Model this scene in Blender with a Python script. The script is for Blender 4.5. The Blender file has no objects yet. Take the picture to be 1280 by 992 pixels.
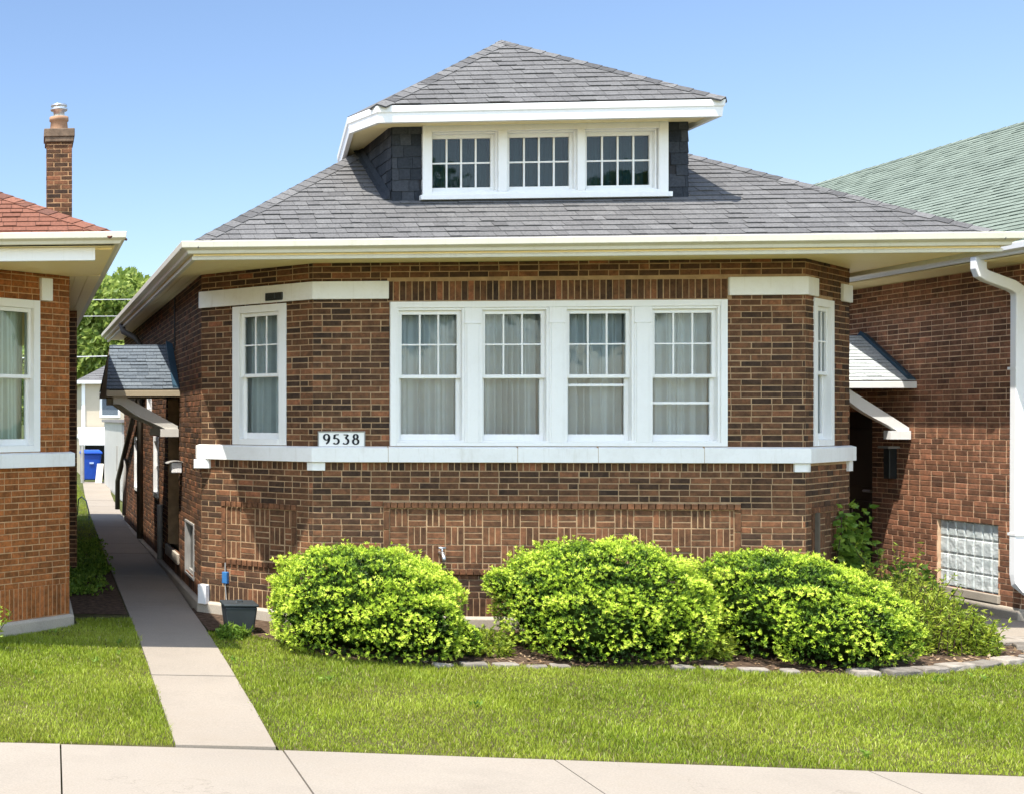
import bpy, math, random
import numpy as np
from mathutils import Vector, Matrix

random.seed(7)
RNG = np.random.default_rng(11)
R = math.radians
scn = bpy.context.scene
col = scn.collection

# ------------------------------------------------------------------ camera
H = 2.33                                   # camera height above the ground at the house
cd = bpy.data.cameras.new("camera")
cam = bpy.data.objects.new("camera", cd)
col.objects.link(cam)
cam.location = (0, 0, H)
cam.rotation_euler = (R(90), 0, math.atan(.087))
cd.sensor_width = 36
cd.lens = 1650 * 36 / 1280
cd.shift_x = .5851
cd.shift_y = .0218
cd.clip_start = .1
cd.clip_end = 3000
scn.camera = cam

# ------------------------------------------------------------------ light
SUN = Vector((-.312, -.325, 1)).normalized()      # towards the sun
elev = math.asin(SUN.z)
world = bpy.data.worlds.new("World")
scn.world = world
world.use_nodes = True
wn = world.node_tree
bg = wn.nodes['Background']
sky = wn.nodes.new('ShaderNodeTexSky')
sky.sky_type = 'NISHITA'
sky.sun_disc = False
sky.sun_elevation = elev
sky.sun_rotation = math.atan2(SUN.x, SUN.y)
sky.air_density = 1.0
sky.dust_density = .6
sky.ozone_density = 2.0
# darkened blue to the north, half behind the camera brightened as added fill light
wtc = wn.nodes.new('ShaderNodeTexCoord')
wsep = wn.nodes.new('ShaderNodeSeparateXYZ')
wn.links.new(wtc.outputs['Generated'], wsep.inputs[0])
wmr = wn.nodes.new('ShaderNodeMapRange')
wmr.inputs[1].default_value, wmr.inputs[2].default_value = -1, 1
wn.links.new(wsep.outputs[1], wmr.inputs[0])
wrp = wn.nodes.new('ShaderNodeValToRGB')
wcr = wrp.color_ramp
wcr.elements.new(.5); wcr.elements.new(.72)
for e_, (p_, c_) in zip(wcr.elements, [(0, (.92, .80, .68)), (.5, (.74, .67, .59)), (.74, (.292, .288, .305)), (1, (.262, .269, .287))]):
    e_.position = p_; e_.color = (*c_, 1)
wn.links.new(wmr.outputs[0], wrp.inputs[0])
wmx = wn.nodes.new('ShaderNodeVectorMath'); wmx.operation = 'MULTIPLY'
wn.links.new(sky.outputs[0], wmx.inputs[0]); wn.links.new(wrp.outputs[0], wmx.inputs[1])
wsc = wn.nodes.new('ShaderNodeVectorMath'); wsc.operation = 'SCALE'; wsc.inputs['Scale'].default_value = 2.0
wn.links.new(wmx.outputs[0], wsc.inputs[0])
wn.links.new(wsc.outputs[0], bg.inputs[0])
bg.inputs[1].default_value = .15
sd = bpy.data.lights.new("sun", 'SUN')
sun = bpy.data.objects.new("sun", sd)
col.objects.link(sun)
sd.energy = 3.8
sd.angle = R(.53)
sd.color = (1, .95, .87)
sun.rotation_euler = (-SUN).to_track_quat('-Z', 'Y').to_euler()
sun.location = (-8, -10, 30)
scn.view_settings.view_transform = 'Standard'
scn.view_settings.look = 'None'
scn.view_settings.gamma = 1
scn.view_settings.use_curve_mapping = False
scn.view_settings.exposure = 1.27
scn.cycles.max_bounces = 8
scn.cycles.diffuse_bounces = 4
scn.cycles.transparent_max_bounces = 12

# ------------------------------------------------------------------ materials
class NT:
    def __init__(s, name):
        s.m = bpy.data.materials.new(name)
        s.m.use_nodes = True
        s.t = s.m.node_tree
        s.b = s.t.nodes['Principled BSDF']
        s.out = s.t.nodes['Material Output']
    def n(s, t, **kw):
        q = s.t.nodes.new(t)
        for k, v in kw.items():
            if k.startswith('i_'):
                q.inputs[int(k[2:]) if k[2:].isdigit() else k[2:].replace('_', ' ')].default_value = v
            else:
                setattr(q, k, v)
        return q
    def l(s, a, b): s.t.links.new(a, b)
    def coord(s): return s.n('ShaderNodeTexCoord').outputs['Object']
    def geo(s): return s.n('ShaderNodeNewGeometry').outputs['Position']
    def noise(s, scale, detail=4, vec=None, rough=.6):
        q = s.n('ShaderNodeTexNoise')
        q.inputs['Scale'].default_value = scale
        q.inputs['Detail'].default_value = detail
        q.inputs['Roughness'].default_value = rough
        s.l(vec or s.geo(), q.inputs['Vector'])
        return q.outputs['Fac']
    def ramp(s, fac, stops, interp='LINEAR'):
        q = s.n('ShaderNodeValToRGB')
        cr = q.color_ramp
        cr.interpolation = interp
        while len(cr.elements) < len(stops): cr.elements.new(.5)
        for e, (p, c) in zip(cr.elements, stops):
            e.position = p
            e.color = (c[0], c[1], c[2], 1) if not isinstance(c, (int, float)) else (c, c, c, 1)
        s.l(fac, q.inputs[0])
        return q.outputs[0]
    def attr(s, name='rnd'): return s.n('ShaderNodeAttribute', attribute_name=name).outputs['Fac']
    def mix(s, fac, a, b, mode='MIX'):
        q = s.n('ShaderNodeMix', data_type='RGBA', blend_type=mode)
        for sock, v in ((q.inputs[0], fac), (q.inputs[6], a), (q.inputs[7], b)):
            if isinstance(v, (int, float)): sock.default_value = v
            elif isinstance(v, tuple): sock.default_value = (v[0], v[1], v[2], 1)
            else: s.l(v, sock)
        return q.outputs[2]
    def bump(s, h, dist, strength=.5):
        q = s.n('ShaderNodeBump')
        q.inputs['Strength'].default_value = strength
        q.inputs['Distance'].default_value = dist
        s.l(h, q.inputs['Height'])
        s.l(q.outputs[0], s.b.inputs['Normal'])
    def base(s, c, rough=.8, spec=.3):
        if isinstance(c, tuple): s.b.inputs['Base Color'].default_value = (c[0], c[1], c[2], 1)
        else: s.l(c, s.b.inputs['Base Color'])
        s.b.inputs['Roughness'].default_value = rough
        s.b.inputs['Specular IOR Level'].default_value = spec
        return s

def hx(r, g, b):
    f = lambda c: ((c / 255 + .055) / 1.055) ** 2.4 if c > 10 else c / 255 / 12.92
    return (f(r), f(g), f(b))

def brick_mat(name, stops, rough=.85):
    q = NT(name)
    c = q.ramp(q.attr(), stops)
    c = q.mix(.75, c, q.ramp(q.noise(30, 6, rough=.7), [(.3, .30), (.7, .74)]), 'OVERLAY')
    c = q.mix(.65, c, q.ramp(q.noise(11, 4), [(.34, (.26, .27, .27)), (.5, (.5, .5, .5)), (.68, (.72, .66, .60))]), 'OVERLAY')
    mp = q.n('ShaderNodeMapping'); mp.inputs['Scale'].default_value = (5, 5, .45)
    q.l(q.geo(), mp.inputs['Vector'])
    c = q.mix(.35, c, q.ramp(q.noise(1.6, 5, mp.outputs[0]), [(.35, .34), (.68, .62)]), 'OVERLAY')
    big = q.noise(.7, 3)
    c = q.mix(.35, c, q.ramp(big, [(.3, .38), (.7, .62)]), 'OVERLAY')
    q.base(c, rough, .2)
    q.bump(q.noise(90, 5), .004, .6)
    return q.m

def plain(name, c, rough=.6, var=.08, scale=3.0, spec=.3, metal=0, bump=0, bscale=60):
    q = NT(name)
    nz = q.noise(scale, 5)
    lo = tuple(x * (1 - var) for x in c)
    hi = tuple(min(1, x * (1 + var)) for x in c)
    q.base(q.ramp(nz, [(.3, lo), (.7, hi)]), rough, spec)
    q.b.inputs['Metallic'].default_value = metal
    if bump: q.bump(q.noise(bscale, 4), bump, .5)
    return q.m

M = {}
M['brick'] = brick_mat('brown_brick', [(0, (.044, .027, .018)), (.2, (.066, .036, .021)), (.5, (.100, .049, .025)), (.8, (.140, .066, .033)), (.95, (.19, .084, .041)), (1, (.25, .10, .050))])
M['brick_left'] = brick_mat('orange_brick', [(0, (.18, .066, .020)), (.4, (.245, .086, .025)), (.8, (.30, .104, .030)), (1, (.34, .115, .036))])
M['brick_right'] = brick_mat('red_brick', [(0, (.115, .058, .036)), (.4, (.19, .090, .052)), (.8, (.25, .118, .068)), (1, (.30, .135, .078))])
M['mortar'] = plain('mortar', (.37, .25, .145), .95, .25, 8, .1, bump=.004, bscale=120)
M['mortar_light'] = plain('mortar_light', (.46, .275, .14), .95, .25, 8, .1, bump=.004, bscale=120)

def paint(name, c, dirt=.12):
    q = NT(name)
    nz = q.noise(2.2, 6, rough=.7)
    fine = q.noise(30, 4)
    cc = q.mix(q.ramp(nz, [(.45, 0.0), (.8, dirt)]), c, (c[0] * .55, c[1] * .5, c[2] * .42))
    cc = q.mix(q.ramp(fine, [(.5, 0.0), (.85, dirt * .8)]), cc, (c[0] * .7, c[1] * .68, c[2] * .6))
    mp = q.n('ShaderNodeMapping'); mp.inputs['Scale'].default_value = (7, 7, .7)
    q.l(q.geo(), mp.inputs['Vector'])
    cc = q.mix(q.ramp(q.noise(2.6, 5, mp.outputs[0], .7), [(.56, 0.0), (.78, dirt * 1.6)]), cc, (c[0] * .62, c[1] * .58, c[2] * .48))
    q.base(cc, .5, .35)
    q.bump(q.noise(14, 4), .003, .25)
    return q.m
M['white'] = paint('white_paint', (.82, .82, .80))
M['stone'] = paint('painted_limestone', (.80, .80, .78), .25)
M['soffit'] = paint('cream_soffit', (.95, .80, .44), .10)
M['gutter'] = paint('cream_gutter', (.68, .65, .53), .22)
M['downspout'] = paint('white_metal', (.80, .80, .80), .08)
M['tan'] = paint('tan_paint', (.42, .35, .24), .25)

def shingle_mat(name, stops):
    q = NT(name)
    c = q.ramp(q.attr(), stops)
    c = q.mix(.6, c, q.ramp(q.noise(45, 4), [(.3, .3), (.7, .75)]), 'OVERLAY')
    c = q.mix(.3, c, q.ramp(q.noise(.9, 4), [(.3, .36), (.7, .64)]), 'OVERLAY')
    q.base(c, .92, .15)
    q.bump(q.noise(260, 3), .004, .6)
    return q.m
M['shingle'] = shingle_mat('grey_shingle', [(0, (.074, .073, .073)), (.3, (.104, .102, .101)), (.7, (.130, .128, .126)), (1, (.160, .158, .155))])
M['shingle_dark'] = shingle_mat('slate_shingle', [(0, (.020, .024, .030)), (.5, (.032, .037, .045)), (1, (.05, .055, .064))])
M['shingle_blue'] = shingle_mat('blue_grey_shingle', [(0, (.060, .075, .090)), (.4, (.10, .12, .14)), (1, (.15, .175, .195))])
M['shingle_pale'] = shingle_mat('pale_blue_shingle', [(0, (.12, .16, .17)), (.14, (.34, .37, .37)), (1, (.46, .49, .48))])
M['shingle_green'] = shingle_mat('green_shingle', [(0, (.105, .130, .105)), (.35, (.150, .180, .148)), (.7, (.175, .210, .175)), (1, (.205, .24, .20))])
M['shingle_red'] = shingle_mat('red_shingle', [(0, (.11, .055, .040)), (.4, (.165, .070, .045)), (1, (.20, .092, .062))])
M['flash_blue'] = plain('blue_flashing', (.035, .075, .11), .5, .2)
M['roof_under'] = plain('roof_felt', (.03, .03, .033), .95)

q = NT('window_glass')
q.t.nodes.remove(q.b)
tr = q.n('ShaderNodeBsdfTransparent'); tr.inputs[0].default_value = (.86, .93, .94, 1)
gl = q.n('ShaderNodeBsdfGlossy'); gl.inputs['Roughness'].default_value = .02
fr = q.n('ShaderNodeFresnel'); fr.inputs[0].default_value = 1.5
mx = q.n('ShaderNodeMixShader')
wv = q.n('ShaderNodeBump'); wv.inputs['Strength'].default_value = .08; wv.inputs['Distance'].default_value = .03
q.l(q.noise(2.5, 2), wv.inputs['Height'])
q.l(wv.outputs[0], gl.inputs['Normal'])
q.l(fr.outputs[0], mx.inputs[0]); q.l(tr.outputs[0], mx.inputs[1]); q.l(gl.outputs[0], mx.inputs[2])
q.l(mx.outputs[0], q.out.inputs['Surface'])
M['glass'] = q.m

def cloth(name, c):
    q = NT(name)
    q.t.nodes.remove(q.b)
    d = q.n('ShaderNodeBsdfDiffuse'); t = q.n('ShaderNodeBsdfTranslucent'); m = q.n('ShaderNodeMixShader')
    cc = q.ramp(q.noise(4, 4), [(.3, tuple(x * .9 for x in c)), (.7, c)])
    q.l(cc, d.inputs[0]); q.l(cc, t.inputs[0]); m.inputs[0].default_value = .25
    q.l(d.outputs[0], m.inputs[1]); q.l(t.outputs[0], m.inputs[2]); q.l(m.outputs[0], q.out.inputs['Surface'])
    return q.m
M['curtain'] = cloth('sheer_curtain', (.74, .78, .78))
M['blind'] = cloth('window_blind', (.70, .76, .66))
M['drape_dark'] = cloth('blue_drape', (.022, .070, .090))
M['blue_film'] = cloth('blue_window_film', (.36, .46, .50))
M['dark_room'] = plain('dark_interior', (.012, .012, .012), .9)

def concrete(name, c, var=.16):
    q = NT(name)
    a = q.ramp(q.noise(1.1, 6, rough=.65), [(.25, tuple(x * (1 - var) for x in c)), (.75, tuple(x * (1 + var * .6) for x in c))])
    b = q.ramp(q.noise(70, 4), [(.3, .36), (.7, .62)])
    a = q.mix(.5, a, b, 'OVERLAY')
    a = q.mix(q.ramp(q.noise(.55, 7, rough=.75), [(.50, 0.0), (.66, .38)]), a, (c[0] * .66, c[1] * .63, c[2] * .58))
    vo = q.n('ShaderNodeTexVoronoi'); vo.feature = 'DISTANCE_TO_EDGE'; vo.inputs['Scale'].default_value = .42
    wob = q.n('ShaderNodeVectorMath'); wob.operation = 'ADD'
    nz3 = q.n('ShaderNodeTexNoise'); nz3.inputs['Scale'].default_value = 3.0; nz3.inputs['Detail'].default_value = 5
    q.l(q.geo(), nz3.inputs['Vector'])
    q.l(q.geo(), wob.inputs[0]); q.l(nz3.outputs['Color'], wob.inputs[1]); q.l(wob.outputs[0], vo.inputs['Vector'])
    crack = q.ramp(vo.outputs['Distance'], [(.0, .30), (.0035, 0.0)])
    cm = q.n('ShaderNodeMath', operation='MULTIPLY'); q.l(crack, cm.inputs[0]); q.l(q.ramp(q.noise(.33, 2), [(.52, 0.0), (.56, 1.0)]), cm.inputs[1])
    a = q.mix(cm.outputs[0], a, (c[0] * .35, c[1] * .33, c[2] * .3))
    sp = q.ramp(q.noise(240, 2), [(.60, 0.0), (.72, .35)])
    a = q.mix(sp, a, tuple(x * .55 for x in c))
    q.base(a, .9, .2)
    q.bump(q.noise(160, 4), .003, .5)
    return q.m
M['sidewalk'] = concrete('sidewalk_concrete', (.285, .250, .205), .16)
M['walk'] = concrete('walk_concrete', (.285, .247, .200), .16)
M['foundation'] = concrete('foundation_concrete', (.42, .37, .30), .3)
q = NT('edging_stone')
oi = q.n('ShaderNodeObjectInfo')
c_ = q.ramp(oi.outputs['Random'], [(0, (.15, .135, .115)), (.5, (.23, .205, .175)), (1, (.30, .265, .22))])
c_ = q.mix(.7, c_, q.ramp(q.noise(9, 6, rough=.7), [(.3, .28), (.7, .72)]), 'OVERLAY')
q.base(q.mix(q.ramp(q.noise(5, 4), [(.52, 0.0), (.7, .55)]), c_, (.11, .085, .06)), .95, .15)
q.bump(q.noise(40, 5), .012, .6)
M['edge_stone'] = q.m
M['soil'] = plain('soil', (.085, .058, .040), 1, .6, 14, .05, bump=.03, bscale=30)
M['ground'] = plain('ground', (.075, .085, .030), 1, .4, 1.3, .05, bump=.02, bscale=20)
M['lawn'] = plain('lawn_soil', (.075, .068, .030), 1, .35, 5, .05, bump=.02, bscale=60)

def leafmat(name, stops, trans=.35, big=None):
    q = NT(name)
    q.t.nodes.remove(q.b)
    c = q.ramp(q.attr(), stops)
    if big:
        c = q.mix(big, c, q.ramp(q.noise(1.6, 5), [(.3, (.36, .33, .36)), (.7, (.64, .67, .62))]), 'OVERLAY')
    d = q.n('ShaderNodeBsdfDiffuse'); t = q.n('ShaderNodeBsdfTranslucent'); m = q.n('ShaderNodeMixShader')
    q.l(c, d.inputs[0]); q.l(c, t.inputs[0]); m.inputs[0].default_value = trans
    g = q.n('ShaderNodeBsdfGlossy'); g.inputs['Roughness'].default_value = .45; g.inputs[0].default_value = (.8, .85, .7, 1)
    m2 = q.n('ShaderNodeMixShader'); m2.inputs[0].default_value = .025
    q.l(d.outputs[0], m.inputs[1]); q.l(t.outputs[0], m.inputs[2])
    q.l(m.outputs[0], m2.inputs[1]); q.l(g.outputs[0], m2.inputs[2])
    q.l(m2.outputs[0], q.out.inputs['Surface'])
    return q.m
M['grass'] = leafmat('grass_blades', [(0, (.135, .20, .015)), (.35, (.225, .295, .023)), (.7, (.305, .37, .031)), (.93, (.38, .42, .065)), (1, (.45, .40, .19))], .35, .6)
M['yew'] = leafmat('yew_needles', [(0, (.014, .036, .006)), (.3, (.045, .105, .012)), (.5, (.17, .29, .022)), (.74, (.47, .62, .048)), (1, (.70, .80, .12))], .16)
M['yew_wood'] = plain('yew_wood', (.055, .035, .022), .9, .3, 20)
M['yew_shade'] = plain('yew_shade_hull', (.012, .021, .004), 1, .5, 30, 0)  # near-black colour standing in for shade inside the bush
M['weed'] = leafmat('weed_leaves', [(0, (.08, .15, .018)), (.5, (.25, .34, .030)), (1, (.48, .54, .07))], .4)
M['vine'] = leafmat('vine_leaves', [(0, (.06, .12, .018)), (.5, (.14, .25, .03)), (1, (.30, .42, .06))], .4)
M['tree_leaf'] = leafmat('tree_leaves', [(0, (.13, .20, .04)), (.5, (.26, .34, .07)), (1, (.42, .49, .14))], .5)
M['bark'] = plain('bark', (.07, .05, .035), .95, .4, 12, bump=.02, bscale=15)
M['black'] = plain('black_plastic', (.018, .022, .022), .45, .2, 8, .4)
M['bucket'] = plain('charcoal_plastic', (.030, .038, .042), .5, .25, 5, .4)
M['steel'] = plain('galvanised_steel', (.55, .55, .56), .35, .15, 10, .5, metal=.9)
M['clay'] = plain('clay_flue', (.34, .20, .12), .8, .2, 6)
M['blue'] = plain('blue_plastic', (.010, .07, .42), .4, .12, 5, .4)
M['blue_tag'] = plain('blue_box', (.04, .16, .38), .5, .1)
M['brown_pipe'] = plain('brown_metal', (.10, .085, .062), .6, .2, 5)
M['grey_pipe'] = plain('grey_metal', (.30, .29, .27), .5, .2, 5)
M['door'] = plain('dark_door', (.018, .014, .012), .5, .2)
M['cream_siding'] = paint('cream_siding', (.46, .40, .30), .15)
M['grey_roof'] = plain('grey_roof', (.22, .21, .21), .9, .15, 6)
M['ink'] = plain('black_numerals', (.010, .012, .02), .5, .05)
M['wire'] = plain('wire', (.45, .45, .45), .7)
M['board'] = paint('weathered_board', (.50, .45, .38), .3)
q = NT('glass_block')
q.base((.72, .78, .78), .12, .6)
q.l(q.ramp(q.noise(9, 3), [(.3, (.50, .56, .55)), (.7, (.85, .89, .88))]), q.b.inputs['Base Color'])
q.b.inputs['Transmission Weight'].default_value = .15
q.bump(q.noise(14, 2), .03, .5)
M['glass_block'] = q.m

# ------------------------------------------------------------------ mesh helpers
class MB:
    def __init__(s): s.v, s.f, s.mi, s.r = [], [], [], []
    def face(s, pts, mi=0, r=.5):
        i = len(s.v); s.v += [tuple(p) for p in pts]; s.f.append(tuple(range(i, i + len(pts)))); s.mi.append(mi); s.r.append(r)
    def idx(s, verts, faces, mi=0, r=.5):
        i = len(s.v); s.v += [tuple(p) for p in verts]
        for f in faces: s.f.append(tuple(i + k for k in f)); s.mi.append(mi); s.r.append(r)
    def box8(s, p, mi=0, r=.5):       # p: 8 points, bottom ring then top ring
        s.idx(p, [(3, 2, 1, 0), (4, 5, 6, 7), (0, 1, 5, 4), (1, 2, 6, 5), (2, 3, 7, 6), (3, 0, 4, 7)], mi, r)
    def box(s, x0, x1, y0, y1, z0, z1, mi=0, r=.5):
        s.box8([(x0, y0, z0), (x1, y0, z0), (x1, y1, z0), (x0, y1, z0), (x0, y0, z1), (x1, y0, z1), (x1, y1, z1), (x0, y1, z1)], mi, r)
    def tube(s, pts, rad, n=8, mi=0, r=.5, caps=True, sx=1.0):
        pts = [Vector(p) for p in pts]; rings = []
        up = Vector((0, 0, 1))
        for i, p in enumerate(pts):
            d = (pts[min(i + 1, len(pts) - 1)] - pts[max(i - 1, 0)]).normalized()
            a = d.cross(up)
            if a.length < .05: a = d.cross(Vector((1, 0, 0)))
            a.normalize(); b = a.cross(d).normalized()
            rr = rad[i] if isinstance(rad, (list, tuple)) else rad
            rings.append([p + a * rr * sx * math.cos(t) + b * rr * math.sin(t) for t in [2 * math.pi * k / n for k in range(n)]])
        base = len(s.v)
        for ring in rings: s.v += [tuple(p) for p in ring]
        for i in range(len(rings) - 1):
            for k in range(n):
                a = base + i * n + k; b = base + i * n + (k + 1) % n
                s.f.append((a, b, b + n, a + n)); s.mi.append(mi); s.r.append(r)
        if caps:
            s.f.append(tuple(base + k for k in range(n - 1, -1, -1))); s.mi.append(mi); s.r.append(r)
            e = base + (len(rings) - 1) * n
            s.f.append(tuple(e + k for k in range(n))); s.mi.append(mi); s.r.append(r)
    def lathe(s, c, prof, n=20, mi=0, sq=0.0):
        base = len(s.v)
        for (rad, z) in prof:
            for k in range(n):
                t = 2 * math.pi * k / n
                s.v.append((c[0] + rad * math.cos(t), c[1] + rad * math.sin(t), c[2] + z))
        for i in range(len(prof) - 1):
            for k in range(n):
                a = base + i * n + k; b = base + i * n + (k + 1) % n
                s.f.append((a, b, b + n, a + n)); s.mi.append(mi); s.r.append(.5)
    def build(s, name, mats, parent=None, smooth=False):
        me = bpy.data.meshes.new(name)
        me.from_pydata(s.v, [], s.f)
        for m in (mats if isinstance(mats, (list, tuple)) else [mats]): me.materials.append(m)
        me.polygons.foreach_set('material_index', s.mi)
        a = me.attributes.new('rnd', 'FLOAT', 'FACE')
        a.data.foreach_set('value', s.r)
        if smooth: me.polygons.foreach_set('use_smooth', [True] * len(s.f))
        me.update()
        o = bpy.data.objects.new(name, me)
        col.objects.link(o)
        if parent:
            o.parent = parent
            o.matrix_parent_inverse = Matrix.Translation(-Vector(parent_loc(parent)))
        return o

def parent_loc(o):
    p = Vector(o.location)
    return p if not o.parent else Vector((0, 0, 0)) + p
def tag(o, label=None, cat=None, group=None, kind=None):
    if label: o['label'] = label
    if cat: o['category'] = cat
    if group: o['group'] = group
    if kind: o['kind'] = kind
    return o
def empty(name, loc, label, cat, group=None):
    o = bpy.data.objects.new(name, None)
    o.empty_display_size = .3
    col.objects.link(o)
    o.location = loc
    return tag(o, label, cat, group)
def structure(o): o['kind'] = 'structure'; return o
def bevel(o, w=.006, seg=2):
    m = o.modifiers.new('bevel', 'BEVEL'); m.width = w; m.segments = seg; m.limit_method = 'ANGLE'; m.angle_limit = R(40)
    return o

class Frame:
    """wall frame: u along the wall, v up, n outwards"""
    jit = .0022
    def __init__(s, a, b, z=0):
        s.o = Vector((a[0], a[1], z)); d = Vector((b[0] - a[0], b[1] - a[1], 0)); s.L = d.length
        s.u = d.normalized(); s.n = Vector((s.u.y, -s.u.x, 0)); s.v = Vector((0, 0, 1))
    def p(s, u, v, n=0): return s.o + s.u * u + s.v * v + s.n * n
    def box(s, mb, u0, u1, v0, v1, n0, n1, mi=0, r=.5):
        P = s.p
        mb.box8([P(u0, v0, n1), P(u1, v0, n1), P(u1, v0, n0), P(u0, v0, n0), P(u0, v1, n1), P(u1, v1, n1), P(u1, v1, n0), P(u0, v1, n0)], mi, r)
    def brick(s, mb, u0, u1, v0, v1, d=.010, out=0.0, mi=0, tone=None):
        if u1 - u0 < .012 or v1 - v0 < .012: return
        j = .0018
        P = s.p; r = random.random() if tone is None else tone[0] + (tone[1] - tone[0]) * random.random(); c = .004
        o = out + random.uniform(-s.jit, s.jit)
        u0 += random.uniform(-j, j); u1 += random.uniform(-j, j); v0 += random.uniform(-j, j); v1 += random.uniform(-j, j)
        t = random.uniform(-.0015, .0015) * s.jit / .0022
        vs = [P(u0, v0, out - d), P(u1, v0, out - d), P(u1, v1, out - d), P(u0, v1, out - d),
              P(u0, v0, o - c), P(u1, v0, o - c), P(u1, v1, o - c), P(u0, v1, o - c),
              P(u0 + c, v0 + c, o + t), P(u1 - c, v0 + c, o - t), P(u1 - c, v1 - c, o - t), P(u0 + c, v1 - c, o + t)]
        mb.idx(vs, [(0, 1, 5, 4), (1, 2, 6, 5), (2, 3, 7, 6), (3, 0, 4, 7), (4, 5, 9, 8), (5, 6, 10, 9), (6, 7, 11, 10), (7, 4, 8, 11), (8, 9, 10, 11)], mi, r)

CO = .0675      # course height
JT = .0112      # joint
BL = .2145      # brick length with joint

def grid_sheet(mb, fr, u0, u1, v0, v1, holes, n, mi):
    us = sorted({u0, u1, *[min(max(h[k], u0), u1) for h in holes for k in (0, 1)]})
    vs = sorted({v0, v1, *[min(max(h[k], v0), v1) for h in holes for k in (2, 3)]})
    for a, b in zip(us, us[1:]):
        for c, d in zip(vs, vs[1:]):
            mu, mv = (a + b) / 2, (c + d) / 2
            if any(h[0] < mu < h[1] and h[2] < mv < h[3] for h in holes): continue
            mb.face([fr.p(a, c, n), fr.p(b, c, n), fr.p(b, d, n), fr.p(a, d, n)], mi)
    for h in holes:
        if len(h) > 4: continue          # covered by another part: no reveal
        a, b, c, d = h
        m = n - .16
        P = fr.p
        for e, g in (((a, c), (b, c)), ((b, c), (b, d)), ((b, d), (a, d)), ((a, d), (a, c))):
            mb.face([P(*e, n), P(*g, n), P(*g, m), P(*e, m)], mi)

def brick_wall(parent, fr, v0, v1, holes, zones=(), mats=None, name='brick_wall', headers=.10):
    """running bond of single bricks over a mortar bed; holes and zones are (u0,u1,v0,v1)"""
    mb = MB()
    grid_sheet(mb, fr, 0, fr.L, v0, v1, [tuple(h[:4]) + ((1,) if len(h) > 4 else ()) for h in holes], -.0055, 1)
    avoid = [h[:4] for h in holes] + [z[:4] for z in zones]
    k = 0; v = v0
    while v < v1 - .02:
        b0, b1 = v + JT / 2, min(v + CO - JT / 2, v1)
        vm = (b0 + b1) / 2
        cuts = sorted([(h[0], h[1]) for h in avoid if h[2] - .004 < vm < h[3] + .004])
        u = -(BL / 2 if k % 2 else 0) - random.uniform(0, .01)
        spans = []
        while u < fr.L:
            w = BL
            if random.random() < headers: w = BL / 2
            spans.append((u + JT / 2, u + w - JT / 2)); u += w
        for a, b in spans:
            a, b = max(a, JT * .3), min(b, fr.L - JT * .3)
            segs = [(a, b)]
            for c, d in cuts:
                ns = []
                for s0, s1 in segs:
                    if d <= s0 or c >= s1: ns.append((s0, s1))
                    else:
                        if c - s0 > .02: ns.append((s0, c))
                        if s1 - d > .02: ns.append((d, s1))
                segs = ns
            for s0, s1 in segs: fr.brick(mb, s0, s1, b0, b1)
        v += CO; k += 1
    for z in zones:
        if z[4] == 'soldier':
            u = z[0]
            while u < z[1] - .02:
                fr.brick(mb, u + JT / 2, min(u + CO - JT / 2, z[1]), z[2] + JT / 2, z[3] - JT / 2); u += CO
    # solid ends so that corners close
    return mb.build(name, mats, parent)

def basket_panel(parent, fr, u0, u1, v0, v1, mats, name='basketweave_panel'):
    """recessed-look basketweave framed by a proud rowlock border"""
    mb = MB()
    fr.box(mb, u0, u1, v0, v1, -.03, -.0065, 1)
    bw = .07
    for (a, b) in ((v1 - .072, v1), (v0, v0 + .072)):
        u = u0
        while u < u1 - .02:
            fr.brick(mb, u + JT / 2, min(u + .075 - JT / 2, u1), a + JT / 2, b - JT / 2, d=.03, out=.022, tone=(.5, .9)); u += .075
    for (a, b) in ((u0, u0 + bw), (u1 - bw, u1)):
        v = v0 + .072
        while v < v1 - .08:
            fr.brick(mb, a + JT / 2, b - JT / 2, v + JT / 2, min(v + BL - JT / 2, v1 - .072), d=.02, out=.012, tone=(.5, .9)); v += BL
    iu0, iu1, iv0, iv1 = u0 + bw, u1 - bw, v0 + .072, v1 - .072
    m = CO * 3
    i = 0; v = iv1
    while v > iv0 + .02:
        j = 0; u = iu0 - (.0 if i % 2 == 0 else 0)
        while u < iu1 - .02:
            vert = (i + j) % 2 == 0
            for t in range(3):
                if vert:
                    a, b = u + t * CO, u + (t + 1) * CO
                    c, d = max(v - m, iv0), v
                else:
                    a, b = u, u + m
                    d = v - t * CO; c = max(d - CO, iv0)
                b = min(b, iu1)
                if d - c > .02 and b - a > .02:
                    fr.brick(mb, a + JT / 2, b - JT / 2, c + JT / 2, d - JT / 2, out=-.002, tone=(.42, .93))
            u += m; j += 1
        v -= m; i += 1
    return mb.build(name, mats, parent)

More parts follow.
